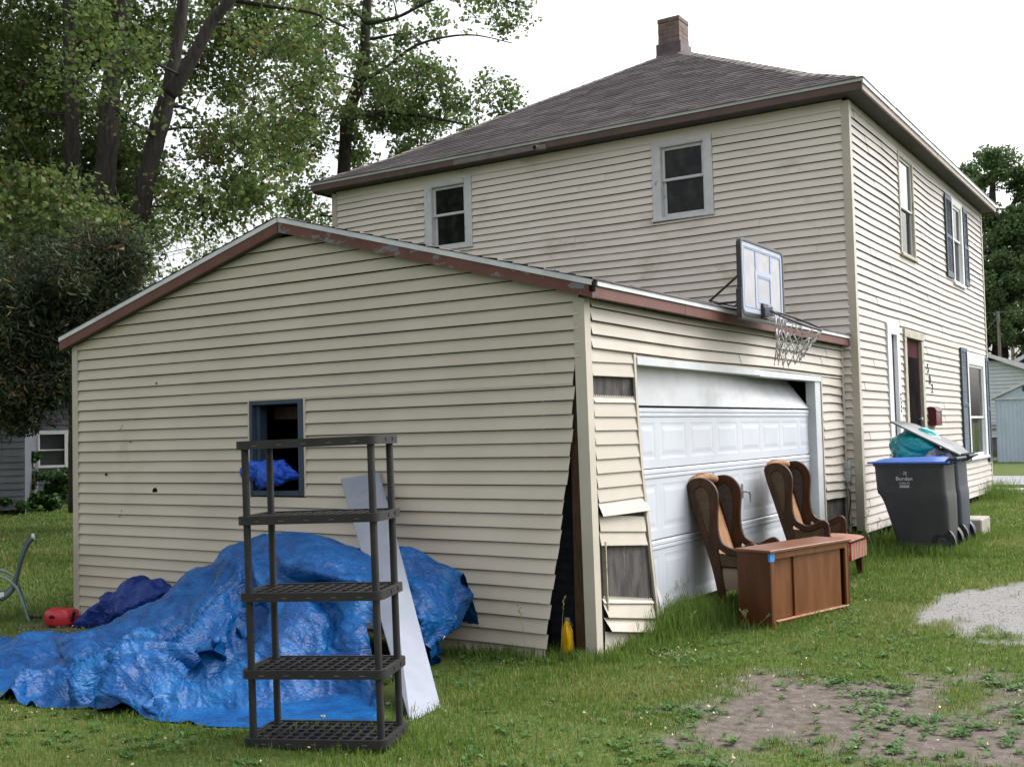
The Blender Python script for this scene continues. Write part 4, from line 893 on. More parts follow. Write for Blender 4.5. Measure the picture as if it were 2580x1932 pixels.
TARP_NET = [-4.881,-1.45,0.02,-4.2,-1.45,0.02,-4.333,-1.2,0.02,-3.988,-1.15,0.021,-3.95,-0.9,0.032,-3.81,-0.7,0.042,-3.639,-0.55,0.074,-3.269,-0.45,0.131,-2.857,-0.4,0.182,-2.48,-0.35,0.22,-2.006,-0.3,0.221,-1.639,-0.25,0.203,-1.492,-0.2,0.197,-1.276,-0.14,0.193,-1.063,-0.14,0.17,-0.877,-0.14,0.146,-4.831,-1.9,-0.109,-4.15,-1.9,0.04,-4.283,-1.65,0.078,-3.938,-1.6,0.084,-3.9,-1.35,0.128,-3.76,-1.15,0.168,-3.589,-1.0,0.296,-3.219,-0.9,0.523,-2.807,-0.85,0.73,-2.43,-0.8,0.878,-1.956,-0.75,0.884,-1.589,-0.7,0.814,-1.442,-0.65,0.789,-1.226,-0.55,0.772,-1.013,-0.5,0.679,-0.827,-0.42,0.584,-4.49,-2.1,-0.115,-3.894,-2.05,0.026,-3.937,-1.85,0.047,-3.681,-1.75,0.087,-3.389,-1.75,0.135,-3.175,-1.6,0.15,-3.094,-1.4,0.244,-2.874,-1.2,0.399,-2.52,-1.15,0.582,-2.197,-1.1,0.686,-1.469,-1.36,0.714,-1.14,-1.4,0.671,-1.001,-1.33,0.669,-0.982,-0.85,0.62,-0.911,-0.65,0.572,-0.876,-0.42,0.531,-4.127,-2.3,-0.113,-3.561,-2.25,0.001,-3.425,-2.15,0.063,-3.195,-2.05,0.076,-2.872,-2.15,0.135,-2.572,-2.05,0.164,-2.52,-1.85,0.199,-2.463,-1.6,0.274,-2.103,-1.55,0.449,-1.942,-1.4,0.483,-1.476,-1.42,0.513,-1.255,-1.34,0.453,-0.998,-1.38,0.426,-0.847,-1.0,0.49,-0.836,-0.8,0.462,-0.884,-0.38,0.447,-3.766,-2.5,-0.105,-3.152,-2.5,0.002,-3.106,-2.35,0.019,-2.748,-2.4,0.064,-2.527,-2.35,0.118,-2.281,-2.3,0.131,-2.118,-2.15,0.18,-2.041,-1.95,0.171,-1.715,-1.95,0.314,-1.975,-1.45,0.219,-1.307,-1.75,0.332,-1.185,-1.45,0.198,-0.804,-1.55,0.224,-0.73,-1.1,0.368,-0.736,-1.05,0.364,-0.923,-0.38,0.306,-3.388,-2.7,-0.078,-2.882,-2.65,-0.003,-2.766,-2.6,-0.002,-2.511,-2.6,0.035,-1.966,-2.68,0.114,-1.913,-2.5,0.067,-1.497,-2.62,0.154,-1.883,-2.1,0.058,-1.683,-2.05,0.098,-1.401,-2.0,0.136,-1.07,-2.08,0.086,-0.919,-1.75,0.015,-0.45,-1.88,0.076,-0.808,-0.95,0.132,-0.894,-0.75,0.089,-1.008,-0.38,0.115,-3.116,-2.85,0.012,-2.582,-2.8,0.012,-2.435,-2.82,0.012,-2.253,-2.8,0.016,-2.021,-2.72,0.025,-1.622,-2.66,0.012,-1.388,-2.7,0.012,-1.172,-2.64,0.047,-0.999,-2.63,0.012,-0.778,-2.55,0.012,-0.627,-2.47,0.012,-0.431,-2.27,0.012,-0.176,-2.2,0.012,-0.844,-0.85,0.012,-0.849,-0.77,0.012,-1.032,-0.4,0.012]
NET = np.array(TARP_NET).reshape(TARP_SHAPE)
NU, NV = 150, 320
T1 = upsample(NET, NU, NV)
Nn = normals(T1)
pk = np.array([-2.32, -.8, .88]); dd = T1 - pk; th_f = np.arctan2(dd[..., 2] * 1.3 - .35 * dd[..., 1], dd[..., 0]); rad = np.linalg.norm(dd, axis=-1)
tri = lambda q: np.abs((q % 1) * 2 - 1) - .5
row = np.linspace(0, 1, NU)[:, None]
fold = .16 * np.clip(rad, 0, 1.3) * tri(th_f * 1.9 + .25 * np.sin(rad * 3 + 1)) + .05 * np.clip(rad, 0, 1.2) * tri(th_f * 4.3 + .4 + .3 * np.sin(rad * 4))
fold = fold * sstep(.18, .38, row) * (1 + .5 * sstep(.5, .8, row)) * (1 - .75 * sstep(.82, 1, row))
T1 = T1 + Nn * (fold + crumple(T1, 5, .08, 8, 1.4) * (.5 + .5 * sstep(.1, .4, row)) + crumple(T1, 4, .055, 18, 7.0))[..., None]
T1 = T1 + normals(T1) * (crumple(T1, 3, .05, 28, 15.0))[..., None]
T1[..., 2] = np.maximum(T1[..., 2], gh(T1[..., 0], T1[..., 1]) + .010)
mb = MB()
sk = np.zeros((NU - 1, NV - 1), bool); cc = (np.arange(NV - 1) + .5) / (NV - 1) * (TARP_SHAPE[1] - 1); rr = (np.arange(NU - 1) + .5) / (NU - 1) * (TARP_SHAPE[0] - 1)
sk[:] = ((cc[None] > TARP_CUT[0]) & (cc[None] < TARP_CUT[1]) & (rr[:, None] > TARP_CUT[2] + .25 * np.sin(cc[None] * 20)))
mb.grid(T1, skip=sk)
tarp = thing('tarp', 'big crumpled blue tarp draped over a heap against the gable wall', 'tarp', tuple(T1[75, 150] * (1, 1, 0)))
to = mb.obj('tarp_sheet', M['tarp'], tarp, origin=tarp.location); to.data.polygons.foreach_set('use_smooth', [True] * len(to.data.polygons))
for (i, j) in ((109, 302), (98, 311), (120, 293), (142, 230), (142, 262)):
    p = Vector(T1[i, j]); nn = Vector(normals(T1)[i, j]); nn = nn if nn.dot(CAM - p) > 0 else -nn; x = nn.orthogonal().normalized(); y = nn.cross(x)
    mb = MB(); ring_ = lambda r_, h_: [p + nn * h_ + (x * math.cos(a) + y * math.sin(a)) * r_ for a in [q * math.pi / 6 for q in range(12)]]
    mb.loft([ring_(.007, .004), ring_(.009, .008), ring_(.015, .008), ring_(.017, .002)], cap=False)
    mb.obj('grommet', M['steel'], to, origin=tarp.location)
# what the tarp lies on is hidden
def blob(name, c, r, m, seed, amp, parent=None, n=3, freq=4.0, flat=None, smooth=True):
    bm = bmesh.new(); bmesh.ops.create_icosphere(bm, subdivisions=n + 2, radius=1)
    P = np.array([v.co[:] for v in bm.verts]); F = [[v.index for v in f.verts] for f in bm.faces]; bm.free()
    d = 1 + crumple(P * np.array(r) / max(r), 8, amp, seed, freq); Q = P * d[:, None] * np.array(r) + np.array(c)
    if flat is not None: Q[:, 2] = np.maximum(Q[:, 2], flat(Q[:, 0], Q[:, 1]) if callable(flat) else flat)
    return fast_mesh(name, Q, np.array(F), m, None, parent, smooth)
# dark blue sheet bunched at the back left
b = blob('folded_tarp', (-4.70, -0.36, -0.02), (.66, .2, .28), M['tarp_dark'], 5, .5, None, 4, .8, lambda x, y: gh(x, y) + .008)
tag(b, 'dark blue plastic sheet bunched on the ground behind the big tarp', 'tarp')
b = blob('window_tarp', (-3.125, -0.015, 1.325), (.30, .12, .11), M['tarp_bright'], 12, .34, None, 4, .8)
tag(b, 'bright blue tarp bundle stuffed in the navy garage window', 'tarp')

# ================================================================== PLASTIC SHELF UNIT
SA = Vector((-0.555, -2.835, 0)); dU = Vector((0.742, 0.284, 0)); SW = dU.length; dU.normalize(); dV = Vector((-dU.y, dU.x, 0)); SD = 0.40
shelf = thing('plastic_shelf_unit', 'black five tier plastic shelf unit standing empty on the grass', 'shelf unit', (SA.x, SA.y, 0), math.atan2(dU.y, dU.x))
hgt = 1.605; levels = [0.005, 0.355, 0.755, 1.157, 1.555]; lean = 0.012
def rrect(a, b, w_, d_, r_, n=4):
    pts = []
    for cx_, cy_, a0 in ((a + w_ - r_, b + r_, -90), (a + w_ - r_, b + d_ - r_, 0), (a + r_, b + d_ - r_, 90), (a + r_, b + r_, 180)):
        for q in range(n + 1): t = math.radians(a0 + 90 * q / n); pts.append((cx_ + r_ * math.cos(t), cy_ + r_ * math.sin(t)))
    return pts
for k, z in enumerate(levels):
    mb = MB(); h_ = 0.045 if k else 0.042
    outer, inner = rrect(0, 0, SW, SD, .05), rrect(.018, .018, SW - .036, SD - .036, .035)
    mb.loft([[(x_, y_, z) for x_, y_ in outer], [(x_, y_, z + h_) for x_, y_ in outer], [(x_, y_, z + h_) for x_, y_ in inner], [(x_, y_, z) for x_, y_ in inner], [(x_, y_, z) for x_, y_ in outer]], cap=False)
    for q in range(13): u = .03 + (SW - .06) * q / 12; mb.box((u - .006, .017, z + .012), (u + .006, SD - .017, z + h_ - .006 - .001 * (q % 2)))
    for q in range(6): v_ = .03 + (SD - .06) * q / 5; mb.box((.017, v_ - .006, z + .010), (SW - .017, v_ + .006, z + h_ - .0075))
    for cx_, cy_ in ((.045, .045), (SW - .045, .045), (.045, SD - .045), (SW - .045, SD - .045)): mb.tube([(cx_, cy_, z + .002), (cx_, cy_, z + h_ - .001)], .027, 12)
    for q in range(5): u = .12 + (SW - .24) * q / 4; mb.box((u - .014, -.002, z + .016), (u + .014, .002, z + .020), mi=1)
    for q in (.16, .27): mb.box((SW - .002, q - .005, z + .014), (SW + .002, q + .005, z + .034), mi=2)
    smooth_angle(mb.obj('shelf', [M['black_plastic'], mat('grey_scuff', (.10, .095, .09), (.14, .13, .125), 5, .6), M['dark']], shelf), 50)
for cx_, cy_ in ((.045, .045), (SW - .045, .045), (.045, SD - .045), (SW - .045, SD - .045)):
    mb = MB(); mb.tube([(cx_, cy_, .01), (cx_, cy_, levels[-1] + .03)], .0195, 14); smooth_angle(mb.obj('post', M['black_plastic'], shelf), 50)
shelf.rotation_euler = (0.0, -0.018, math.atan2(dU.y, dU.x))

# pale panel leaning from the shelf to the wall
bA, bB = Vector((-0.075, -2.03, 0.0)), Vector((-0.126, -1.675, 0.0)); tA = Vector((-2.311, -0.05, 1.262)); tB = Vector((-1.913, -0.035, 1.315))
mb = MB(); nrm = (bB - bA).cross(tA - bA).normalized() * .006
mb.loft([[bA, bB, tB, tA], [bA + nrm, bB + nrm, tB + nrm, tA + nrm]]); pn = mb.obj('panel', [M['board_grey']])
tag(pn, 'long pale grey board leaning over the tarp from the shelf to the wall', 'board')

# ================================================================== SMALL THINGS BY THE GABLE
# yellow bottle at the torn corner
bt = thing('bottle', 'yellow plastic bottle standing in the gap of the torn corner', 'bottle', (-0.185, -0.055, gz(-.2, 0)), 0.5)
mb = MB()
def oval(w_, d_, z, n=14): return [(w_ * math.cos(2 * math.pi * q / n), d_ * math.sin(2 * math.pi * q / n), z) for q in range(n)]
mb.loft([oval(.035, .045, 0), oval(.043, .055, .01), oval(.043, .055, .15), oval(.040, .05, .19), oval(.022, .026, .235), oval(.017, .017, .245), oval(.017, .017, .258)])
smooth_angle(mb.obj('body', M['yellow'], bt), 60)
mb = MB(); mb.tube([(.0, -.03, .225), (.0, -.07, .20), (.0, -.073, .14), (.0, -.052, .10)], .011, 8); smooth_angle(mb.obj('handle', M['yellow'], bt), 60)
mb = MB(); mb.tube([(0, 0, .256), (0, 0, .275)], .018, 12); mb.obj('cap', M['steel'], bt)
# red fuel can lying on its side
can = thing('fuel_can', 'red plastic fuel can lying on the bare soil by the left corner', 'fuel can', (-5.36, -.52, gz(-5.36, -.52)), .12)
mb = MB()
loops = []
for x_, s_, zz_ in ((-.14, .70, .0), (-.13, .92, 0), (-.10, 1, 0), (.0, 1, 0), (.085, 1, 0), (.12, .90, .0), (.142, .55, -.01), (.15, .4, -.02)):
    loops.append([(x_, .105 * s_ * a, .085 + zz_ + .085 * s_ * b_) for a, b_ in [(math.copysign(abs(math.cos(t)) ** .6, math.cos(t)), math.copysign(abs(math.sin(t)) ** .6, math.sin(t))) for t in [2 * math.pi * q / 20 for q in range(20)]]])
mb.loft(loops); smooth_angle(mb.obj('body', M['red_can'], can), 60)
mb = MB(); mb.loft([[(-.02 + .035 * math.cos(t) * k, -.1055 - d_, .10 + .014 * math.sin(t) * k) for t in [q * math.pi / 6 for q in range(12)]] for k, d_ in ((1.3, -.004), (1.0, .003), (.7, .001))]); mb.obj('badge', M['maroon'], can)
mb = MB(); mb.tube([(.142, -.02, .06), (.18, -.04, .10), (.215, -.06, .16)], .016, 8); mb.tube([(.15, -.05, .02), (.05, -.12, .014)], .012, 8); mb.obj('spout', M['rubber'], can)
sp = MB(); sp.tube([(-6.02, -.42, gz(-6, -.4) + .03), (-5.86, -.40, gz(-5.9, -.4) + .035)], .014, 8); sp.tube([(-6.03, -.42, gz(-6, -.4) + .03), (-5.98, -.415, gz(-6, -.4) + .032)], .022, 8); tag(sp.obj('spout_piece', M['rubber']), 'black spout lying on the soil left of the red fuel can', 'spout')
# patio chair at the left edge, seen from the side
pc = thing('patio_chair', 'grey green metal patio chair with dark sling back at the left edge', 'chair', (-5.987, -.429, -.09), math.radians(56.3))
prof = [(x_, z_ + .09) for x_, z_ in [(-.66, .19), (-.55, .178), (-.41, .160), (-.30, .135), (-.242, .141), (-.17, .197), (-.127, .302), (-.083, .486), (-.033, .623), (0, .675), (.026, .698)]]
armp = [(x_, z_ + .09) for x_, z_ in [(-.70, -.095), (-.66, .10), (-.58, .25), (-.48, .335), (-.382, .348), (-.269, .359), (-.184, .306), (-.127, .24), (-.085, .13), (-.057, .047), (-.014, -.095)]]
for y_ in (0.0, .52):
    mb = MB(); mb.tube([(x_, y_, z_) for x_, z_ in smooth_curve(prof, 30)], .019, 8); smooth_angle(mb.obj('side_rail', M['patio_dark'], pc), 60)
    mb = MB(); mb.tube([(x_, y_ + (-.03 if y_ == 0 else .03), z_) for x_, z_ in smooth_curve(armp, 34)], .012, 8); smooth_angle(mb.obj('arm_leg_frame', M['patio_green'], pc), 60)
mb = MB(); P = np.array([[(x_, y_, z_ + .004) for x_, z_ in prof[4:]] for y_ in (.012, .17, .35, .508)]); P[1:3, :, 0] += .012; mb.grid(P); mb.obj('back_sling', M['sling'], pc, smooth=True)
mb = MB(); P = np.array([[(x_, y_, z_ + .004) for x_, z_ in prof[:5]] for y_ in (.012, .17, .35, .508)]); P[1:3, :, 2] -= .015; mb.grid(P); mb.obj('seat_sling', M['sling_light'], pc, smooth=True)
mb = MB(); mb.tube([(prof[-1][0], 0, prof[-1][1]), (prof[-1][0], .52, prof[-1][1])], .017, 8); mb.obj('head_rail', M['sling_light'], pc)
# bits of rubbish in the grass at the lower left
b = blob('paper_scrap', (-2.62, -2.98, .02), (.055, .035, .018), M['litter'], 3, 1.6, None, 2, 3); tag(b, 'crumpled tan scrap lying on the grass below the tarp tail', 'scrap')

# ------------------------------------------------------------------ grass
def blades(name, x, y, h, wd, tint, mt, lean=0.55):
    n = len(x); z = gh(x, y) + (fbm(x, y, 2.2, 4) - 0.5) * 0.035 - 0.004
    a = rng.uniform(0, 2 * np.pi, n); b = rng.uniform(0, 2 * np.pi, n); l = rng.uniform(0.1, lean, n) * h
    wx, wy = np.cos(a) * wd / 2, np.sin(a) * wd / 2; lx, ly = np.cos(b) * l, np.sin(b) * l
    P = np.empty((n, 5, 3))
    P[:, 0] = np.stack([x - wx, y - wy, z], -1); P[:, 1] = np.stack([x + wx, y + wy, z], -1)
    P[:, 2] = np.stack([x + wx * .8 + lx * .35, y + wy * .8 + ly * .35, z + h * .6], -1); P[:, 3] = np.stack([x - wx * .8 + lx * .35, y - wy * .8 + ly * .35, z + h * .6], -1)
    P[:, 4] = np.stack([x + lx, y + ly, z + h * (1 - .25 * l / h)], -1)
    F = np.array([[0, 1, 2], [0, 2, 3], [3, 2, 4]])[None] + 5 * np.arange(n)[:, None, None]
    o = fast_mesh(name, P.reshape(-1, 3), F.reshape(-1, 3), mt, {'tint': np.repeat(tint, 5)}); return o
def scatter(n, x0, x1, y0, y1): return rng.uniform(x0, x1, n), rng.uniform(y0, y1, n)
_occ = {(int(p[0] // .05), int(p[1] // .05)) for p in T1.reshape(-1, 3) if p[2] < .22}
def under_tarp(x, y): return np.array([(int(a // .05), int(b // .05)) in _occ for a, b in zip(x, y)])
def under_things(x, y):
    lx = (x - .822) * cfx + (y - 1.395) * cfy; ly = -(x - .822) * cfy + (y - 1.395) * cfx
    return ((lx > 0) & (lx < 1.14) & (ly > 0.02) & (ly < .3)) | ((x > .8) & (x < 1.34) & (y > 5.55) & (y < 6.75))
cfx, cfy = .262, .965
def inside_buildings(x, y):
    return ((x > -5.9) & (x < 0.0) & (y > 0.0) & (y < 6.5)) | ((x > -8.2) & (x < 0.2) & (y > 6.4) & (y < 15.5))
def visible(x, y, pad=1.0):                     # keep blades roughly within the field of view, with room to step aside
    dx, dy = x - CAM.x, y - CAM.y; f = dx * FWD.x + dy * FWD.y; s = dx * RGT.x + dy * RGT.y
    return (f > 1.5) & (np.abs(s) < f * 0.52 + pad)
xs, ys, hs_, ws, ts = [], [], [], [], []
for n, x0, x1, y0, y1, hh, ww in ((120000, -4, 3.8, -4.2, 0.2, .038, .0042), (90000, -.1, 4.5, -1.6, 3.2, .042, .005), (75000, -.1, 4.5, 2.8, 9, .05, .008), (60000, -12, -3.0, -2.6, 9, .045, .009), (45000, -27, -10, 1, 14, .05, .02), (60000, 0.0, 6, 8.5, 18.6, .04, .014)):
    x, y = scatter(n, x0, x1, y0, y1)
    d = np.maximum(dirt_mask(x, y) * (np.hypot(x, y) < 13), gravel_mask(x, y)); patch = fbm(x, y, 1.1, 4); p2 = fbm(x + 3, y - 5, 4.5, 3)
    k = (rng.random(n) > d * 1.03) & ~inside_buildings(x, y) & ~under_things(x, y) & ~under_tarp(x, y) & visible(x, y) & (rng.random(n) < 0.45 + 1.1 * p2)
    x, y, patch, p2 = x[k], y[k], patch[k], p2[k]; n = len(x)
    lush = sstep(0.6, -0.2, x) * sstep(-2.6, -0.6, y) * .7
    h = .8 * hh * rng.uniform(.55, 1.35, n) * (0.6 + 0.9 * patch) * (1 + .5 * lush)
    dry = rng.random(n) < 0.10 + 0.20 * sstep(.5, .7, patch)
    t = np.clip(rng.normal(.42, .17, n) + .55 * (patch - .5) - .16 * lush, 0, .86); t = np.where(dry, rng.uniform(.86, 1, n), t)
    xs.append(x); ys.append(y); hs_.append(h); ws.append(ww * rng.uniform(.7, 1.4, n)); ts.append(t)
# long grass: along walls, around the cabinet, chairs, bins, and thick tufts by the door
def ring(n, cx, cy, rx, ry, h0, wd=.006):
    a = rng.normal(0, 1, (n, 2)) * (rx, ry) + (cx, cy); x, y = a[:, 0], a[:, 1]; k = ~inside_buildings(x + .02, y) & ~under_things(x, y) & ~under_tarp(x, y); x, y = x[k], y[k]
    xs.append(x); ys.append(y); hs_.append(h0 * rng.uniform(.35, 1.2, len(x))); ws.append(np.full(len(x), wd)); ts.append(np.clip(rng.normal(.32, .17, len(x)), 0, .8))
for c in ((2600, .14, 1.30, .12, .26, .24), (1400, .12, 1.75, .14, .25, .17), (900, .2, 2.1, .2, .3, .12), (900, .55, 1.45, .22, .12, .08), (900, .95, 2.0, .05, .45, .07), (1000, -.2, -.12, .3, .08, .11), (900, -.6, -.25, .35, .12, .10), (700, .15, .35, .08, .3, .11), (700, .3, .9, .12, .3, .10),
          (1300, .55, 5.1, .25, .35, .16), (1200, .35, 5.7, .25, .4, .22), (1300, 1.1, 5.45, .3, .10, .14), (1000, 1.35, 6.1, .1, .5, .14), (900, 1.3, 7.3, .25, .4, .13), (700, .6, 4.2, .4, .2, .09), (1500, .5, 8.6, .3, 2.6, .2), (900, .35, 14.9, .2, .5, .38), (900, -.05, -2.3, .5, .12, .07), (900, .3, -2.5, .3, .3, .07), (800, -1.5, -2.75, .8, .06, .06),
          (900, -5.1, -.2, .5, .08, .09), (600, -.15, -1.4, .25, .4, .09)): ring(*c)
x, y, h, wd, t = map(np.concatenate, (xs, ys, hs_, ws, ts))
grass = blades('grass', x, y, h, wd, t, M['grass']); grass['kind'] = 'stuff'
# seed heads of taller grass
mb = MB()
for px, py, h in ((.62, 1.34, .13), (.66, 1.32, .16), (.70, 1.35, .12), (.57, 1.38, .14), (.55, 5.1, .45), (.47, 5.2, .5), (.62, 5.15, .42), (.7, 4.9, .3), (-.13, -.06, .27), (-.16, -.2, .45), (-.33, -.4, .42), (.10, 1.2, .42), (.06, 1.28, .36), (.16, 1.35, .38), (.09, 1.05, .3), (.2, 1.1, .3), (.35, .75, .22), (.12, .55, .3)):
    l = rnd.uniform(-.09, .09); g0 = gz(px, py)
    pts = [(px + l * q * q + .03 * q, py + l * .6 * q * q, g0 + h * q) for q in (0, .3, .6, .85, 1)]
    mb.tube(pts, [.0022, .002, .0016, .0012, .0008], 4)
    for q in range(9):
        s = 0.78 + .22 * q / 9; bx, by, bz = px + l * s * s + .03 * s, py + l * .6 * s * s, g0 + h * s
        a = rnd.uniform(0, 6.3); mb.tube([(bx, by, bz), (bx + .018 * math.cos(a), by + .018 * math.sin(a), bz + .018)], [.0012, .003], 4)
o = mb.obj('tall_grass_stems', mat('pale_grass_stem', (.14, .16, .07), (.22, .21, .11), 20, .8)); o['kind'] = 'stuff'
# broad-leaved weeds in the bare soil
wx, wy = scatter(12000, -3.2, 4.6, -3.4, 3.0)
dm, gm = dirt_mask(wx, wy), gravel_mask(wx, wy); nzp = fbm(wx + 9, wy + 4, 2.6, 4)
k = visible(wx, wy, .6) & (gm < .4) & (rng.random(len(wx)) < np.clip(.09 + 1.0 * sstep(.40, .60, nzp) * (0.45 + dm), 0, 1)) & ~inside_buildings(wx, wy) & ~under_things(wx, wy) & ~under_tarp(wx, wy) & ~((wx > -.75) & (wx < .35) & (wy > -3) & (wy < -1.9)); wx, wy = wx[k], wy[k]
V, F, T = [], [], []
for px, py in zip(wx, wy):
    g0 = gz(px, py); nl = rnd.randint(3, 7); a0 = rnd.uniform(0, 6.3); sz = rnd.uniform(.018, .048)
    for q in range(nl):
        a = a0 + q * 6.283 / nl + rnd.uniform(-.4, .4); l = sz * rnd.uniform(.6, 1.2); ww = l * rnd.uniform(.22, .34); up = rnd.uniform(.15, .8)
        ca, sa = math.cos(a), math.sin(a); o_ = len(V); t = rnd.betavariate(2, 2.4)
        for r_, w_, z_ in ((0.05, .1, 0), (.45, 1, .55), (.45, -1, .55), (.8, .7, .75), (.8, -.7, .75), (1.05, 0, .62)):
            V.append((px + ca * l * r_ - sa * ww * w_, py + sa * l * r_ + ca * ww * w_, g0 + .006 + l * up * z_)); T.append(t)
        F += [(o_, o_ + 2, o_ + 1), (o_ + 1, o_ + 2, o_ + 3), (o_ + 3, o_ + 2, o_ + 4), (o_ + 3, o_ + 4, o_ + 5)]
weeds = fast_mesh('weeds', np.array(V), np.array(F), M['weed'], {'tint': T}); weeds['kind'] = 'stuff'
# dry seeds, chips and leaf scraps
lx, ly = scatter(5200, -4, 4, -3.6, 3)
dm = dirt_mask(lx, ly); k = visible(lx, ly, .5) & ~inside_buildings(lx, ly) & (rng.random(len(lx)) < .12 + .5 * dm); k = k & ~under_tarp(lx, ly); lx, ly = lx[k], ly[k]
ex = np.array([[.35 + .25 * rnd.random(), .15 + .35 * rnd.random()] for _ in range(60)]); lx = np.concatenate([lx, ex[:, 0], rng.normal(-5.2, .35, 120), rng.normal(-2.4, .3, 40), rng.normal(1.22, .05, 16)]); ly = np.concatenate([ly, ex[:, 1], rng.normal(-.72, .18, 120), rng.normal(-2.95, .06, 40), rng.normal(2.75, .06, 16)])
n = len(lx); a = rng.uniform(0, 6.28, n); l = rng.uniform(.004, .013, n); ww = l * rng.uniform(.25, .5, n); zz = gh(lx, ly) + .016
C_, S_ = np.cos(a), np.sin(a); P = np.empty((n, 4, 3))
for q, (u, v_) in enumerate(((-1, 0), (0, -1), (1, 0), (0, 1))): P[:, q] = np.stack([lx + C_ * l * u - S_ * ww * v_, ly + S_ * l * u + C_ * ww * v_, zz + rng.uniform(-.004, .012, n)], -1)
lit = fast_mesh('leaf_litter', P.reshape(-1, 3), np.arange(4 * n).reshape(n, 4), M['litter'], {'tint': np.repeat(rng.beta(1.6, 1.6, n), 4)}); lit['kind'] = 'stuff'


# ================================================================== BASKETBALL HOOP
hoop = thing('basketball_hoop', 'basketball hoop with clear backboard and torn net on the garage roof edge', 'basketball hoop', (0.3, 2.93, 2.6))
hb, hz0, hz1 = (-.57, .57), .01, .705          # local: x out from the board, y along it, z up
def hb_plate(mb, loops, th, x, bev=0.0, mi=0): mb.plate(loops, th, lambda a, b, d: (x + d, a, b), bev, mi)
def rr2(y0, z0, y1, z1, r_): return [(p[0], p[1]) for p in rrect(y0, z0, y1 - y0, z1 - z0, r_, 4)]
mb = MB(); hb_plate(mb, [rr2(-.57, .01, .57, .705, .07), rr2(-.545, .04, .545, .685, .055)], .046, -.012, .006); hb_plate(mb, [[(-.585, -.02), (.585, -.02), (.585, .24), (.56, .26), (.56, .035), (-.56, .035), (-.56, .26), (-.585, .24)]], .05, -.018, .004)
bfr = mb.obj('backboard_frame', M['hoop_black'], hoop)
mb = MB(); hb_plate(mb, [rr2(-.55, .035, .55, .69, .055)], .012, -.006); mb.obj('backboard', M['acrylic'], hoop)
mb = MB()
hb_plate(mb, [rr2(-.540, .045, .540, .680, .05), rr2(-.505, .085, .505, .640, .03)], .003, .003); hb_plate(mb, [rr2(-.205, .10, .255, .455, .02), rr2(-.155, .145, .205, .405, .01)], .003, .003)
mb.obj('board_border', M['white_line'], bfr)
mb = MB()
hb_plate(mb, [rr2(-.500, .09, .500, .635, .03), rr2(-.488, .10, .488, .625, .02)], .003, .0035); hb_plate(mb, [rr2(-.150, .150, .200, .400, .01), rr2(-.138, .162, .188, .388, .01)], .003, .0035)
for y_ in (-.17, .225): mb.box((.002, y_ - .025, .458), (.0045, y_ + .025, .62))
mb.obj('board_stripe', M['blue_line'], bfr)
mb = MB(); mb.box((.004, -.09, .01), (.03, .05, .15), .004); mb.box((.03, -.07, .03), (.11, .03, .115), .004, mi=1); mb.obj('rim_bracket', [M['hoop_black'], M['steel']], hoop)
rc = Vector((.335, -.045, -.035)); rd = Vector((.90, -.06, -.43)).normalized(); ry = Vector((0.06, 1, 0)).normalized(); RR = .225
ring = lambda r_, dz_, n_: [rc + (rd * math.cos(q * 2 * math.pi / n_) + ry * math.sin(q * 2 * math.pi / n_)) * r_ + Vector((0, 0, dz_)) for q in range(n_)]
mb = MB(); c_ = ring(RR, 0, 40); mb.tube(c_ + [c_[0]], .0095, 8, False); mb.tube([(.1, -.10, .07), rc + rd * -.2 + ry * -.10], .012, 6); mb.tube([(.1, .06, .07), rc + rd * -.2 + ry * .10], .012, 6)
for q in range(40):
    if q % 3 == 0: p = c_[q]; mb.tube([p, p + Vector((0, 0, -.016))], .004, 5)
smooth_angle(mb.obj('rim', M['hoop_black'], hoop), 60)
mb = MB(); n_ = 12; r_ = random.Random(4)
lv = [(RR * .98, -.02), (.200, -.10), (.165, -.165), (.145, -.225), (.13, -.29)]
low = -.30
pts = {}
for k, (rad, dz_) in enumerate(lv):
    cshift = Vector((-.02 * k, -.012 * k, 0))
    for q in range(n_):
        t = (q + (.5 if k % 2 else 0)) * 2 * math.pi / n_
        flat_ = 1 - k / 4 * .95
        base = rc + cshift + (rd * math.cos(t) + ry * math.sin(t)) * rad
        pts[k, q] = Vector((base.x, base.y, rc.z + (base.z - rc.z) * flat_ + dz_ - .05 * (k / 4) * (1 + math.cos(t - 2.2)))) + Vector([r_.uniform(-.012, .012) * (k > 0) for _ in range(3)])
for k in range(4):
    for q in range(n_):
        for s_ in ((0, 1) if k % 2 else (0, -1)):
            if k == 0 and q in (2, 3, 9) or (k == 1 and q in (3,)): continue
            a, b = pts[k, q], pts[k + 1, (q + s_) % n_]
            m_ = (a + b) / 2 + Vector([r_.uniform(-.008, .008) for _ in range(3)])
            mb.tube([a, m_, b], [.007, .0055, .0075], 5)
for q in range(n_): mb.tube([pts[4, q], pts[4, q] + Vector((r_.uniform(-.01, .01), r_.uniform(-.01, .01), -r_.uniform(.01, .05)))], .004, 5)
mb.obj('net', M['net'], hoop, smooth=True)
mb = MB()
for y_ in (-.33, .30):
    mb.tube([(-.03, y_ * .9, .42), (-.12, y_ * .95, .40), (-.40, y_, .185)], .0115, 8); mb.tube([(-.035, y_ * .9, .16), (-.33, y_ * 1.0, .155)], .011, 8)
    mb.box((-.72, y_ - .022, .155), (-.28, y_ + .022, .165), xf=lambda t: (t[0], t[1], t[2] + SL * (-.45 - t[0]) * 1.0 + .02 - .0))
mb.tube([(-.40, -.33, .19), (-.40, .30, .19)], .011, 8)
smooth_angle(mb.obj('support_brace', M['hoop_black'], hoop), 60)

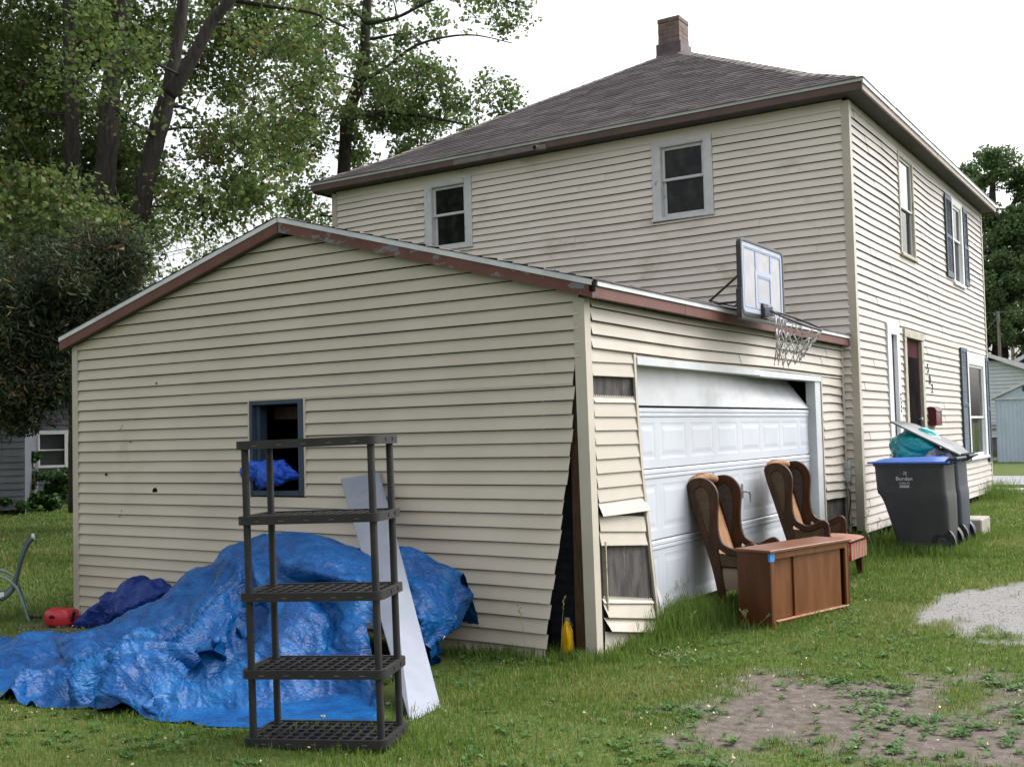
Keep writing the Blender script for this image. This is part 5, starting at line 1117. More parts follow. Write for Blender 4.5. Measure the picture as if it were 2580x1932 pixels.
# ================================================================== ELECTRIC BOX, MAILBOX, NUMBERS
eb = thing('electric_box', 'grey electrical box with conduit on the siding in the inside corner', 'electrical box', (0.01, DY - .02, .92))
mb = MB(); mb.box((-.062, -.11, .0), (.068, -.005, .245), .012, seg=2); mb.box((-.066, -.118, .155), (.072, -.004, .25), .01, seg=2); smooth_angle(mb.obj('box', M['grey_box'], eb), 50)
mb = MB(); mb.tube([(.012, -.045, .25), (.012, -.045, 1.62)], .016, 10); smooth_angle(mb.obj('conduit', M['trim'], eb), 50)
mb = MB(); mb.tube([(.0, -.05, 0), (.0, -.05, -.05), (-.03, -.06, -.2), (-.045, -.07, -.42), (-.02, -.07, -.60)], .008, 6); mb.obj('wire', M['steel'], eb)
mb = MB(); mb.tube([(.02, -.05, 0), (.03, -.06, -.06), (.06, -.08, -.14), (.055, -.08, -.30), (.03, -.08, -.42), (.05, -.1, -.52), (.10, -.1, -.49)], .007, 6); mb.obj('wire', M['rubber'], eb)
mb = MB(); mb.tube([(.035, -.05, -.60), (.035, -.05, -.05), (.03, -.05, .0)], .022, 10); smooth_angle(mb.obj('pipe', M['trim'], eb), 50)
mbx = thing('mailbox', 'dark red mailbox on the front wall beside the door', 'mailbox', (PX + .02, 10.13, 1.57))
mb = MB(); mb.plate([[(0, 0), (.105, 0), (.105, .20), (.085, .245), (.05, .265), (0, .265)]], .40, lambda a, b, d: (a, .23 + d, b), .006); smooth_angle(mb.obj('body', M['red_box'], mbx), 40)
mb = MB(); mb.plate([[(-.001, .268), (.052, .268), (.09, .248), (.118, .205), (.124, .207), (.095, .256), (.055, .275), (-.001, .275)]], .43, lambda a, b, d: (a, .23 + d, b), .001); mb.obj('lid', M['red_box'], mbx)
mb = MB(); mb.box((0, -.02, -.05), (.006, .48, 0)); mb.obj('back_plate', M['win_old'], mbx)
hn = thing('house_number', 'dark house number 5 0 2 stepping down the front wall beside the door', 'house number', (PX + .02, 10.2, 2.1))
for ch_, y_, z_ in (('5', .045, .255), ('0', .14, .085), ('2', .285, -.04)):
    mb = MB(); mb.text(ch_, .20, lambda a, b, d, y_=y_, z_=z_: (.004 + d, y_ + a, z_ + b), .008); mb.obj('digit', M['hoop_black'], hn)

# ================================================================== WING CHAIRS
wood = M['wood_chair']
def cane_mat():
    m = mat('woven_cane', (0.105, 0.062, 0.030), (0.16, 0.10, 0.052), 14, .6)
    n = m.node_tree.nodes; L = m.node_tree.links; p = n['Principled BSDF']; tc = n.new('ShaderNodeTexCoord'); mp = n.new('ShaderNodeMapping'); mp.inputs['Rotation'].default_value = (0, math.radians(45), 0); L.new(tc.outputs['Object'], mp.inputs[0])
    ck = n.new('ShaderNodeTexChecker'); ck.inputs['Scale'].default_value = 130; L.new(mp.outputs[0], ck.inputs['Vector'])
    src = p.inputs['Base Color'].links[0].from_socket; mx = n.new('ShaderNodeMix'); mx.data_type = 'RGBA'; q = [i for i in mx.inputs if i.type == 'RGBA']
    L.new(ck.outputs['Fac'], mx.inputs['Factor']); L.new(src, q[0]); q[1].default_value = (.035, .022, .014, 1); L.new([o for o in mx.outputs if o.type == 'RGBA'][0], p.inputs['Base Color'])
    return m
M['cane'] = cane_mat()
M['cane_dark'] = mat('dark_grey_cane_lining', (.045, .042, .043), (.075, .071, .072), 40, .8, .3, 90)
def stripe_mat(name, stops, scale, axis_):
    m = bpy.data.materials.new(name); m.use_nodes = True; n = m.node_tree.nodes; L = m.node_tree.links; p = n['Principled BSDF']; p.inputs['Roughness'].default_value = .9; p.inputs['Specular IOR Level'].default_value = .1
    tc = n.new('ShaderNodeTexCoord'); sp = n.new('ShaderNodeSeparateXYZ'); L.new(tc.outputs['Object'], sp.inputs[0])
    nz = n.new('ShaderNodeTexNoise'); nz.inputs['Scale'].default_value = 38; L.new(tc.outputs['Object'], nz.inputs[0])
    wv = n.new('ShaderNodeTexWave'); wv.inputs['Scale'].default_value = 24; wv.bands_direction = 'Z'; L.new(tc.outputs['Object'], wv.inputs[0])
    w1 = n.new('ShaderNodeMath'); w1.operation = 'MULTIPLY_ADD'; w1.inputs[1].default_value = .006; L.new(wv.outputs['Fac'], w1.inputs[0]); L.new(sp.outputs[axis_], w1.inputs[2])
    ad = n.new('ShaderNodeMath'); ad.operation = 'MULTIPLY_ADD'; ad.inputs[1].default_value = .012; L.new(nz.outputs[0], ad.inputs[0]); L.new(w1.outputs[0], ad.inputs[2])
    ml = n.new('ShaderNodeMath'); ml.operation = 'MULTIPLY'; ml.inputs[1].default_value = scale; L.new(ad.outputs[0], ml.inputs[0]); fr = n.new('ShaderNodeMath'); fr.operation = 'FRACT'; L.new(ml.outputs[0], fr.inputs[0])
    r = n.new('ShaderNodeValToRGB'); r.color_ramp.interpolation = 'CONSTANT'; e = r.color_ramp.elements; e[0].position, e[0].color = 0, (*stops[0][1], 1); e[1].position, e[1].color = stops[-1][0], (*stops[-1][1], 1)
    for a, c in stops[1:-1]: k = e.new(a); k.color = (*c, 1)
    L.new(fr.outputs[0], r.inputs[0]); L.new(r.outputs[0], p.inputs['Base Color'])
    b = n.new('ShaderNodeBump'); b.inputs['Strength'].default_value = .3; b.inputs['Distance'].default_value = .005; L.new(nz.outputs[0], b.inputs['Height']); L.new(b.outputs[0], p.inputs['Normal'])
    return m
M['seat_fab'] = stripe_mat('red_cream_stripe_weave', [(0, (.26, .20, .155)), (.14, (.26, .025, .018)), (.30, (.30, .235, .18)), (.44, (.06, .045, .035)), (.52, (.25, .18, .13)), (.66, (.30, .035, .02)), (.80, (.28, .21, .16)), (.92, (.20, .07, .035))], 5.2, 1)
M['back_fab'] = stripe_mat('tan_orange_stripe_weave', [(0, (.27, .16, .09)), (.2, (.22, .075, .034)), (.26, (.28, .175, .10)), (.5, (.27, .12, .06)), (.58, (.30, .19, .115)), (.8, (.21, .08, .04)), (.86, (.28, .17, .10))], 9.0, 1)
stile_back = [(.215, 0), (.195, .10), (.178, .22), (.135, .41), (.085, .57), (.037, .725), (-.003, .85), (-.035, .95), (-.062, 1.06)]
wing_top = [(-.062, 1.06), (-.055, 1.095), (-.02, 1.12), (.03, 1.134), (.085, 1.13), (.135, 1.108), (.173, 1.07), (.196, 1.02), (.202, .96), (.197, .89), (.190, .81), (.190, .73), (.202, .65), (.232, .585), (.285, .548), (.345, .530), (.40, .545), (.45, .573), (.495, .588), (.528, .575), (.540, .545), (.535, .50)]
under_arm = [(.535, .50), (.515, .505), (.49, .53), (.45, .525), (.40, .500), (.345, .488), (.285, .50), (.235, .525), (.20, .555)]
def make_chair():
    root = thing('wing_chair', 'nearer dark wood wing chair with cane sides, partly behind the cabinet', 'chair', (0, 0, 0), 0, 'wing chairs in front of the garage door')
    wd = .60
    back = smooth_curve(stile_back, 24); top = smooth_curve(wing_top, 60); und = smooth_curve(under_arm, 20)
    inner = smooth_curve([(-.012, 1.02), (.012, 1.055), (.05, 1.072), (.09, 1.062), (.125, 1.02), (.143, .95), (.143, .87), (.138, .79), (.130, .70), (.120, .62), (.108, .60), (.092, .66), (.068, .76), (.038, .87), (.005, .96), (-.012, 1.02)], 40)[:-1]
    stile_front = smooth_curve([(.185, .52), (.20, .44), (.225, .30), (.237, .20), (.24, .10), (.245, 0)], 16)
    for y_ in (0.02, wd - .02):
        mb = MB()
        outer = back + top[1:] + und[1:] + stile_front
        mb.plate([outer, inner], .042, lambda a, b, d, y_=y_: (a, y_ + d, b), .009)
        sf = smooth_angle(mb.obj('side_frame', wood, root), 50)
        mb = MB(); mb.plate([inner], .004, lambda a, b, d, y_=y_: (a, y_ + d + (-.008 if y_ < .3 else .008), b)); mb.obj('cane_panel', M['cane'], sf)
        mb = MB(); mb.plate([[(p[0] * 1.0 + .004, p[1]) for p in inner]], .004, lambda a, b, d, y_=y_: (a, y_ + d + (.008 if y_ < .3 else -.008), b)); mb.obj('cane_lining', M['cane_dark'], sf)
        # lower cane panel between stile and arm post, and arm post with front leg
        post = [(.535, .52), (.515, .505), (.50, .45), (.505, .36), (.52, .30), (.575, .30), (.560, .36), (.548, .45), (.548, .52)]
        mb = MB(); mb.plate([post], .04, lambda a, b, d, y_=y_: (a, y_ + d, b), .008); smooth_angle(mb.obj('arm_post', wood, root), 50)
        mb = MB(); mb.plate([[(.20, .50), (.285, .495), (.345, .485), (.40, .495), (.455, .52), (.50, .50), (.498, .42), (.51, .30), (.23, .30), (.205, .42)]], .006, lambda a, b, d, y_=y_: (a, y_ + d, b)); mb.obj('cane_panel', M['cane'], root)
    for y_ in (0.03, wd - .03):
        mb = MB(); mb.loft([[(x_ + sx * s_, y_ + sy * s_, z_) for sx, sy in ((-1, -1), (1, -1), (1, 1), (-1, 1))] for x_, z_, s_ in ((.675, 0, .020), (.672, .10, .028), (.668, .21, .034), (.665, .28, .034))]); mb.obj('leg', wood, root)
    mb = MB()
    mb.box((.18, .03, .20), (.70, .055, .29), .004); mb.box((.18, wd - .055, .20), (.70, wd - .03, .29), .004); mb.box((.185, .055, .20), (.21, wd - .055, .29), .004)
    mb.obj('seat_rail', wood, root)
    # upholstered seat: boxed front dropping over the rail, soft top
    mb = MB(); n, m_ = 22, 22; P = np.zeros((n, m_, 3))
    secs = []
    for q in range(14):
        x_ = .20 + .545 * q / 13; k = 1 - abs(q / 13 * 2 - 1) ** 6; crown = .03 * math.sin(math.pi * q / 13)
        e = .018 if q in (0, 13) else 0
        secs.append([(x_, .012 + e, .20 + e), (x_, wd - .012 - e, .20 + e), (x_, wd - .004 - e, .30), (x_, wd - .012 - e, .385 - e), (x_, wd - .05, .405 + crown * .6 - e), (x_, wd * .5, .412 + crown - e), (x_, .05, .405 + crown * .6 - e), (x_, .012 + e, .385 - e), (x_, .004 + e, .30)])
    mb.loft(secs); smooth_angle(mb.obj('seat', M['seat_fab'], root), 60)
    mb = MB()
    for y_ in (.0, ): mb.tube([(.215, .004, .388), (.735, .004, .388), (.752, .03, .390), (.752, wd - .03, .390), (.735, wd - .004, .388), (.215, wd - .004, .388)], .008, 6)
    mb.obj('piping', M['maroon'], root)
    # tufted back pad, crest roll, plain rear
    n, m_ = 40, 24; P = np.zeros((n, m_, 3)); Q = np.zeros((n, m_, 3))
    for i in range(n):
        t = i / (n - 1); z_ = .40 + .735 * t; xb = np.interp(z_, [b[1] for b in stile_back], [b[0] for b in stile_back])
        for j in range(m_):
            s = j / (m_ - 1); y_ = .045 + (wd - .09) * s
            ch_ = abs(math.sin(s * math.pi * 4)) ** .5; tu = abs(math.sin(t * math.pi * 5)) ** .6
            P[i, j] = (xb + .022 + .035 * min(1, 5 * s, 5 * (1 - s)) * (.45 + .35 * ch_ + .2 * tu) * (1 if t < .96 else .5), y_, z_ + .03 * math.sin(math.pi * s) * t)
            Q[i, j] = (xb + .004, y_, z_ + .035 * math.sin(math.pi * s) * t)
    mb.grid(P); bp_ = mb.obj('back_pad', M['back_fab'], root, smooth=True)
    mb = MB(); mb.grid(Q[:, ::-1]); mb.obj('rear_cover', M['back_fab'], root, smooth=True)
    mb = MB(); crest = [(-.015, y_, 1.098 + .035 * math.sin(math.pi * (y_ - .02) / (wd - .04))) for y_ in np.linspace(.03, wd - .03, 15)]; mb.tube([Vector(p) for p in crest], [.022] + [.034] * 13 + [.022], 12); smooth_angle(mb.obj('crest_roll', M['back_fab'], root), 70)
    return root
def copy_tree(o, parent=None):
    c_ = o.copy(); COL.objects.link(c_)
    if parent: c_.parent = parent
    for k in [q for q in ALL if q.parent == o]: copy_tree(k, c_)
    return c_
ch1 = make_chair(); ALL = list(bpy.data.objects)
ch2 = copy_tree(ch1)
ch1.location = (-.012, 1.90, gz(.2, 2.0) - .004); ch1.rotation_euler = (0, 0, math.radians(1))
ch2.location = (.115, 3.48, gz(.3, 3.6) - .004); ch2.rotation_euler = (0, 0, math.radians(0))
ch2['label'] = 'farther dark wood wing chair whose striped seat shows past the cabinet end'
mb = MB(); mb.box((.0, 0.35, 0), (.004, .372, .024)); tp = mb.obj('tape_tag', M['tape_blue'], ch1); tp.location = (.035, 0, 1.15); tp['label'] = 'blue tape tag on the crest of this chair'

# ================================================================== CABINET
cab = thing('cabinet', 'low reddish brown sideboard with two sliding doors on the grass before the wing chairs', 'cabinet', (.822, 1.395, gz(.8, 1.7) - .012), 0)
cf = Vector((.262, .965, 0)).normalized(); cs = Vector((-cf.y, cf.x, 0)); CW, CD, CHh = 1.145, .315, .62
cab.rotation_euler = (0, 0, math.atan2(cf.y, cf.x))          # local x along the front, local y into the cabinet
th_ = .019
mb = MB(); mb.box((-.018, -.018, CHh - .024), (CW + .018, CD + .012, CHh), .004); mb.obj('top', M['wood_cab_top'], cab)
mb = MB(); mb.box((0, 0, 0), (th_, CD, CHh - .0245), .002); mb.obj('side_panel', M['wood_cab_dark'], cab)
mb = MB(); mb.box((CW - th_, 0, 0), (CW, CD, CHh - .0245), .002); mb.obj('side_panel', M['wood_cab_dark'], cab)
mb = MB(); mb.box((th_, .0, CHh - .075), (CW - th_, .02, CHh - .0245), .002); mb.box((th_, 0, 0.0), (CW - th_, .02, .055), .002); mb.box((th_, .0, .055), (.055, .02, CHh - .075), .002); mb.box((CW - .055, .0, .055), (CW - th_, .02, CHh - .075), .002); mb.obj('face_frame', M['wood_cab'], cab)
mb = MB(); mb.box((.055, -.012, .0552), (CW - .03, .03, .067), .002); mb.obj('door_track', M['wood_edge'], cab)
mb = MB(); mb.box((.055, .040, .068), (.40, .054, CHh - .076), .001); mb.obj('sliding_door', M['wood_cab'], cab)
mb = MB(); mb.box((.355, .022, .068), (CW - .10, .036, CHh - .076), .001); mb.obj('sliding_door', M['wood_cab'], cab)
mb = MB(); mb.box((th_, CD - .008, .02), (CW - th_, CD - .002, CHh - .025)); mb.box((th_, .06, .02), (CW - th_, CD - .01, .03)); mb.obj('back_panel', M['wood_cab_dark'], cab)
mb = MB(); mb.box((.010, -.0035, CHh - .090), (.058, -.0015, CHh - .024)); mb.box((-.003, -.0035, CHh - .090), (-.001, .015, CHh - .026)); mb.box((-.003, -.0037, CHh - .090), (.0102, -.0016, CHh - .026)); mb.obj('tape_tag', M['tape_blue'], cab)

# ================================================================== WHEELED BINS
def bin_body(root, m):
    # side profile (front x, back x, half width y) by height
    st = [(.0, .225, .76, .235), (.05, .215, .765, .24), (.30, .155, .765, .262), (.55, .085, .762, .285), (.62, .055, .76, .292), (.66, .022, .752, .298), (.70, .016, .748, .300), (.90, .004, .742, .305), (.955, .000, .740, .308), (.956, -.014, .752, .322), (.985, -.014, .752, .322)]
    mb = MB(); loops = []
    for z_, a, b, w_ in st: loops.append([(x_, y_, z_) for x_, y_ in rrect(a, .31 - w_, b - a, 2 * w_, .06, 4)])
    mb.loft(loops, cap=False); mb.face(list(range(len(loops[0])))[::-1])
    o_ = len(mb.v); inner = [(x_, y_, .985) for x_, y_ in rrect(.006, .01, .726, .60, .05, 4)]; ids = [mb.vert(p) for p in inner]; top_ids = [len(loops[0]) * (len(st) - 1) + q for q in range(len(inner))]
    for q in range(len(ids)): mb.face((top_ids[q], top_ids[(q + 1) % len(ids)], ids[(q + 1) % len(ids)], ids[q]))
    deep = [mb.vert((p[0] * .9 + .045, p[1] * .92 + .025, .72)) for p in inner]
    for q in range(len(ids)): mb.face((ids[q], ids[(q + 1) % len(ids)], deep[(q + 1) % len(ids)], deep[q]))
    mb.face(deep)
    # wheel housing bulge
    b = mb.obj('body', m, root); smooth_angle(b, 40)
    mb = MB()
    for y_, s_ in ((.065, 1), (.555, -1)):
        n = 14; A = [(.665 + .152 * math.cos(t), .13 + .165 * math.sin(t)) for t in [math.pi * q / n for q in range(n + 1)]]
        mb.loft([[(x_, y_ - .006 * s_, z_) for x_, z_ in A] + [(.50, y_ - .006 * s_, .0), ] , [(x_ * .97 + .02, y_ + .09 * s_, z_ * .98) for x_, z_ in A] + [(.52, y_ + .09 * s_, .0)]], closed=False, cap=False)
    mb.obj('wheel_arch', m, b)
    for y_ in (.085, .535):
        mb = MB(); n = 20
        R_ = lambda r_, dy: [(.69 + r_ * math.cos(2 * math.pi * q / n), y_ + dy, .125 + r_ * math.sin(2 * math.pi * q / n)) for q in range(n)]
        mb.loft([R_(.06, -.028), R_(.115, -.03), R_(.125, -.018), R_(.125, .018), R_(.115, .03), R_(.06, .028)]); wv_ = mb.obj('wheel', M['rubber'], root); smooth_angle(wv_, 40)
        mb = MB(); mb.loft([R_(.058, -.034), R_(.045, -.036), R_(.012, -.03)]); mb.obj('hub', m, wv_)
    mb = MB(); mb.tube([(.69, .09, .125), (.69, .53, .125)], .01, 8); mb.obj('axle', M['steel'], root)
    mb = MB()
    for y_ in (.09, .25, .37, .53): mb.beam((.74, y_, .965), (.86, y_, 1.03), .03, .022)
    mb.tube([(.86, .04, 1.03), (.86, .58, 1.03)], .016, 8); mb.obj('handle', m, root)
bin1 = thing('wheeled_bin', 'dark grey wheeled bin with closed blue lid and printed white logo', 'wheeled bin', (.578, 5.50, gz(.9, 5.6) - .005), 0)
bin_body(bin1, M['bin_grey'])
def lid_mesh():
    mb = MB(); n, m_ = 18, 14; P = np.zeros((n, m_, 3))
    for i in range(n):
        for j in range(m_):
            s, t = i / (n - 1), j / (m_ - 1); e = min(1, 6 * s, 6 * (1 - s)) * min(1, 6 * t, 6 * (1 - t)); e = e * e * (3 - 2 * e)
            P[i, j] = (-.05 + .84 * s, -.03 + .68 * t, 1.0 + .050 * e * (.7 + .3 * s))
    mb.grid(P); 
    lo = [(-.06, -.035, .985), (.80, -.035, .985), (.80, .655, .985), (-.06, .655, .985)]; hi = [(-.055, -.032, 1.003), (.795, -.032, 1.003), (.795, .652, 1.003), (-.055, .652, 1.003)]
    mb.loft([lo, hi], cap=False); mb.poly(lo[::-1]); mb.poly([(a[0], a[1], 1.0005) for a in hi])
    return mb
o = lid_mesh().obj('lid', M['lid_blue'], bin1); smooth_angle(o, 35); o.location = (0, 0, 0)
mb = MB()
for q in range(7): mb.tube([(.76, .02 + q * .085, 1.0), (.80, .02 + q * .085, 1.035), (.835, .02 + q * .085, 1.03)], .012, 6)
mb.obj('hinge', M['bin_grey'], bin1)
mb = MB()
fx = lambda a, b, d: (.325 + a, -.0015 - d + .0125 + (.0 if b < .0 else 0) , .80 + b)
def bin_face(a, b, d):                            # follow the slightly sloping side of the bin
    z_ = .80 + b; w_ = np.interp(z_, [.70, .90], [.300, .305]); return (.325 + a, .31 - w_ - .003 - d, z_)
mb.text('Borden', .060, bin_face, .002); mb.text('Griffith, IN', .026, lambda a, b, d: bin_face(a, b - .038, d), .002)
for z_, w_ in ((-.062, .10), (-.078, .105)):
    for q in range(9): mb.box((0, 0, 0), (1, 1, 1), xf=lambda t, q=q, z_=z_, w_=w_: bin_face(-w_ / 2 + w_ * (q + .1 + .75 * t[0]) / 9, z_ + .010 * t[2], .002 * t[1]))
for a0 in range(4): mb.plate([[(0, 0), (.010, .006), (.022, .004), (.020, .014), (.008, .012)]], .002, lambda a, b, d, a0=a0: bin_face(.012 + a * math.cos(a0 * 1.57) - b * math.sin(a0 * 1.57), .078 + a * math.sin(a0 * 1.57) + b * math.cos(a0 * 1.57), d))
mb.obj('printed_logo', M['print'], bin1)
bin2 = thing('wheeled_bin', 'blue grey wheeled bin behind, its lid propped open over stuffed bags', 'wheeled bin', (.578, 6.22, gz(.9, 6.4) - .005), 0)
bin_body(bin2, M['bin_blue_grey'])
lb = lid_mesh(); ang = math.radians(28)
lb.v = [((.775 + (x_ - .775) * math.cos(ang) + (z_ - 1.0) * math.sin(ang)), y_, 1.05 - (x_ - .775) * math.sin(ang) + (z_ - 1.0) * math.cos(ang)) for x_, y_, z_ in lb.v]
smooth_angle(lb.obj('lid', M['lid_grey'], bin2), 35)
mb = MB()
for q in range(7): mb.tube([(.76, .02 + q * .085, 1.0), (.80, .02 + q * .085, 1.05), (.84, .02 + q * .085, 1.04)], .012, 6)
mb.obj('hinge', M['bin_blue_grey'], bin2)
bz = gz(.9, 6.4)
def bag(name, c_, r_, m, seed, amp):
    b_ = blob(name, c_, r_, m, seed, amp, None, 4, .6, None); return b_
b = bag('rubbish_bag', (.578 + .26, 6.40, bz + 1.12), (.26, .235, .245), M['teal_bag'], 21, .12); tag(b, 'full teal rubbish bag bulging from the open bin', 'rubbish bag')
b = bag('rubbish_bag', (.578 + .54, 6.47, bz + 1.0), (.20, .24, .13), M['clear_bag'], 22, .3); tag(b, 'greyish clear rubbish bag low under the propped lid', 'rubbish bag')
# concrete block by the front door
mb = MB(); mb.box((.30, 7.35, .05), (1.36, 7.95, .425), .04, seg=3); o = mb.obj('concrete_step', M['concrete']); o.data.polygons.foreach_set('use_smooth', [False] * len(o.data.polygons)); tag(o, 'low worn concrete step on the grass behind the bins', 'step')

# ================================================================== TREES
def cloud_leaves(centers, radii, per, size, seed, flat=.8, aspect=.55, tint=(.5, .22), droop=.25):
    r = np.random.default_rng(seed); n = len(centers); c = np.repeat(centers, per, 0); R = np.repeat(radii, per, 0)
    d = r.normal(size=(n * per, 3)); d /= np.linalg.norm(d, axis=1)[:, None]; d *= (r.random(n * per) ** .45)[:, None]; d[:, 2] *= flat
    p = c + d * R[:, None]
    N = r.normal(size=(n * per, 3)) + np.array([0, 0, .55]); N /= np.linalg.norm(N, axis=1)[:, None]
    a = r.normal(size=(n * per, 3)); a[:, 2] -= droop; a -= N * (a * N).sum(1)[:, None]; a /= np.linalg.norm(a, axis=1)[:, None]; b = np.cross(N, a)
    s = (size * r.uniform(.55, 1.35, n * per))[:, None]; w_ = s * aspect; fold = (r.uniform(.05, .35, n * per))[:, None] * s
    P = np.empty((n * per, 6, 3)); P[:, 0] = p - a * s * .5; P[:, 1] = p - a * s * .10 + b * w_ + N * fold; P[:, 2] = p + a * s * .18 + b * w_ * .55 + N * fold * .6; P[:, 3] = p + a * s * .62; P[:, 4] = p + a * s * .18 - b * w_ * .55 + N * fold * .6; P[:, 5] = p - a * s * .10 - b * w_ + N * fold
    F = np.array([[0, 1, 2, 3], [0, 3, 4, 5]])[None] + 6 * np.arange(n * per)[:, None, None]
    ct = np.repeat(r.normal(0, .12, n), per); t = np.clip(r.normal(tint[0], tint[1], n * per) + ct, 0, 1)
    return P.reshape(-1, 3), F.reshape(-1, 4), np.repeat(t, 6)
def wiggle(a, b, n, amp, r, sag=0.0):
    a, b = Vector(a), Vector(b); L = (b - a).length; pts = []
    ox = Vector((0, 0, 0))
    for i in range(n + 1):
        t = i / n; ox = ox + Vector([r.uniform(-1, 1) * amp * L / n for _ in range(3)])
        pts.append(a.lerp(b, t) + ox * (1 if 0 < i else 0) + Vector((0, 0, sag * L * math.sin(math.pi * t))))
    return pts
def tree(name, label, base, trunks, ells, lm, leaf, per, seed, group=None, clump=.6, limb_r=.05, aspect=.55, tint=(.5, .22), twigs=4, limb_from=.25, cat='tree', bark='bark'):
    """trunks: polylines [(x,y,z,r)...]; ells: crown masses (centre, radii, clumps). Limbs run from the trunks to the clumps."""
    r = random.Random(seed); R = np.random.default_rng(seed); root = thing(name, label, cat, base, 0, group)
    mb = MB(); nodes = []
    for tr_ in trunks:
        P = np.array(tr_, float); q = np.array(smooth_curve(P, max(12, len(P) * 5)))
        mb.tube([Vector(p[:3]) for p in q], [max(.012, p[3] * (1 + .06 * math.sin(i * 2.3 + seed))) for i, p in enumerate(q)], 12)
        nodes += [(Vector(p[:3]), p[3]) for p in q if p[2] > base[2] + limb_from * (P[:, 2].max() - base[2])]
    C_, Rd = [], []
    for ce, ra, n in ells:
        k = R.normal(size=(n, 3)); k /= np.linalg.norm(k, axis=1)[:, None]; k *= (R.random(n) ** .38)[:, None]
        for p in k * np.array(ra) + np.array(ce): C_.append(p); Rd.append(clump * R.uniform(.6, 1.35))
    t0 = np.array([nd[0][:] for nd in nodes]); order = sorted(range(len(C_)), key=lambda i: float(np.linalg.norm(t0 - C_[i], axis=1).min()) + r.uniform(0, .8))
    for q, i in enumerate(order):
        p = Vector(C_[i])
        best = min(nodes, key=lambda nd: (nd[0] - p).length + max(0, nd[0].z - p.z) * 1.2)
        rad = min(best[1] * .6, limb_r * r.uniform(.5, 1.1) * (1 if q < len(order) * .35 else .55))
        pl = wiggle(best[0], p, 5, .38, r, .05)
        mb.tube(pl, [max(.006, rad * (1 - .8 * j / 5)) for j in range(6)], 6)
        if True: nodes += [(pl[2], rad * .6), (pl[4], rad * .35)]
        for _ in range(twigs):
            e = p + Vector([r.gauss(0, 1) * Rd[i] * .7 for _ in range(3)]); mb.tube(wiggle(pl[4], e, 3, .2, r), [.010, .007, .005, .003], 4)
    o = mb.obj('trunk', M[bark], root, True, base)
    V, F, T = cloud_leaves(np.array(C_), np.array(Rd), per, leaf, seed, aspect=aspect, tint=tint)
    fast_mesh('crown', V - np.array(base), F, lm, {'tint': T}, root)
    return root
def shrub(name, label, base, w_, h_, seed):
    root = thing(name, label, 'shrub', base, 0)
    r = random.Random(seed); mb = MB(); C_ = []
    for q in range(14):
        a = r.uniform(0, 6.28); rr_ = r.uniform(.1, .85) * w_; e = (base[0] + rr_ * math.cos(a), base[1] + rr_ * math.sin(a) * .6, base[2] + h_ * r.uniform(.35, .95)); C_.append(e)
        mb.tube(wiggle((base[0] + .05 * math.cos(a), base[1] + .05 * math.sin(a), base[2]), e, 3, .15, r), [.016, .012, .008, .005], 5)
    mb.obj('stem', M['twig'], root, origin=base)
    V, F, T = cloud_leaves(np.array(C_), np.full(14, min(w_, h_) * .38), 60, .10, seed, tint=(.4, .22)); fast_mesh('foliage', V - np.array(base), F, M['leaf_shrub'], {'tint': T}, root)
    return root

# ------------------------------------------------------------------ neighbours on the left
uN = Vector((.62, .785, 0)).normalized(); nN = Vector((uN.y, -uN.x, 0))
nbh = thing('neighbour_house', 'grey blue sided house in deep shade under the trees at the left edge', 'house', (-22.0, 12.0, 0))
og = nbh.location
fB = Frame((-22.5, 11.6, 0), uN, nN); fA = Frame((-19.9, 8.64, 0), uN, nN)
mb = MB()
siding(mb, (-22.5, 11.6, 0), uN, nN, -5, 1.6, [.25 + .16 * k for k in range(26)], [(-.71, .11, 1.0, 2.0)], seg=2, joints=False)
siding(mb, (-19.9, 8.64, 0), uN, nN, -10, .06, [.12 + .16 * k for k in range(21)], (), seg=3, joints=False)
mb.poly([fA(.06, 0, 0), fA(.06, -4.2, 0), fA(.06, -4.2, 3.4), fA(.06, 0, 3.4)])
mb.poly([fB(1.6, 0, 0), fB(1.6, -7, 0), fB(1.6, -7, 4.3), fB(1.6, 0, 4.3)])
mb.obj('wall', M['nb_siding'], nbh, origin=og)
mb = MB(); mb.loft([[fA(.35, .4, 3.28), fA(.35, -2.2, 4.5), fA(.35, -5, 3.3), fA(.35, -5, 3.2), fA(.35, -2.2, 4.38), fA(.35, .4, 3.16)], [fA(-10.3, .4, 3.28), fA(-10.3, -2.2, 4.5), fA(-10.3, -5, 3.3), fA(-10.3, -5, 3.2), fA(-10.3, -2.2, 4.38), fA(-10.3, .4, 3.16)]])
mb.loft([[fB(1.9, .4, 4.28), fB(1.9, -3.5, 6.2), fB(1.9, -7.4, 4.28), fB(1.9, -7.4, 4.15), fB(1.9, -3.5, 6.06), fB(1.9, .4, 4.15)], [fB(-5, .4, 4.28), fB(-5, -3.5, 6.2), fB(-5, -7.4, 4.28), fB(-5, -7.4, 4.15), fB(-5, -3.5, 6.06), fB(-5, .4, 4.15)]])
mb.obj('roof', M['shingle'], nbh, origin=og)
mb = MB(); w0, w1, za_, zb_ = -.71, .11, 1.0, 2.0; t_ = .10
for a, b in (((w0, -.02, za_), (w0 + t_, .05, zb_)), ((w1 - t_, -.02, za_), (w1, .05, zb_)), ((w0 + t_, -.02, zb_ - t_), (w1 - t_, .048, zb_)), ((w0 + t_, -.02, za_), (w1 - t_, .052, za_ + .07)), ((w0 + t_, -.06, 1.46), (w1 - t_, -.02, 1.495))): fB.box(mb, a, b)
wn = mb.obj('window', M['win_clean'], nbh, origin=og)
mb = MB(); mb.poly([fB(w0, -.06, za_), fB(w1, -.06, za_), fB(w1, -.06, zb_), fB(w0, -.06, zb_)]); mb.obj('pane', glass_mat('shaded_pane', 0.0, (.05, .05, .055), .06, 1.4), wn, origin=og)

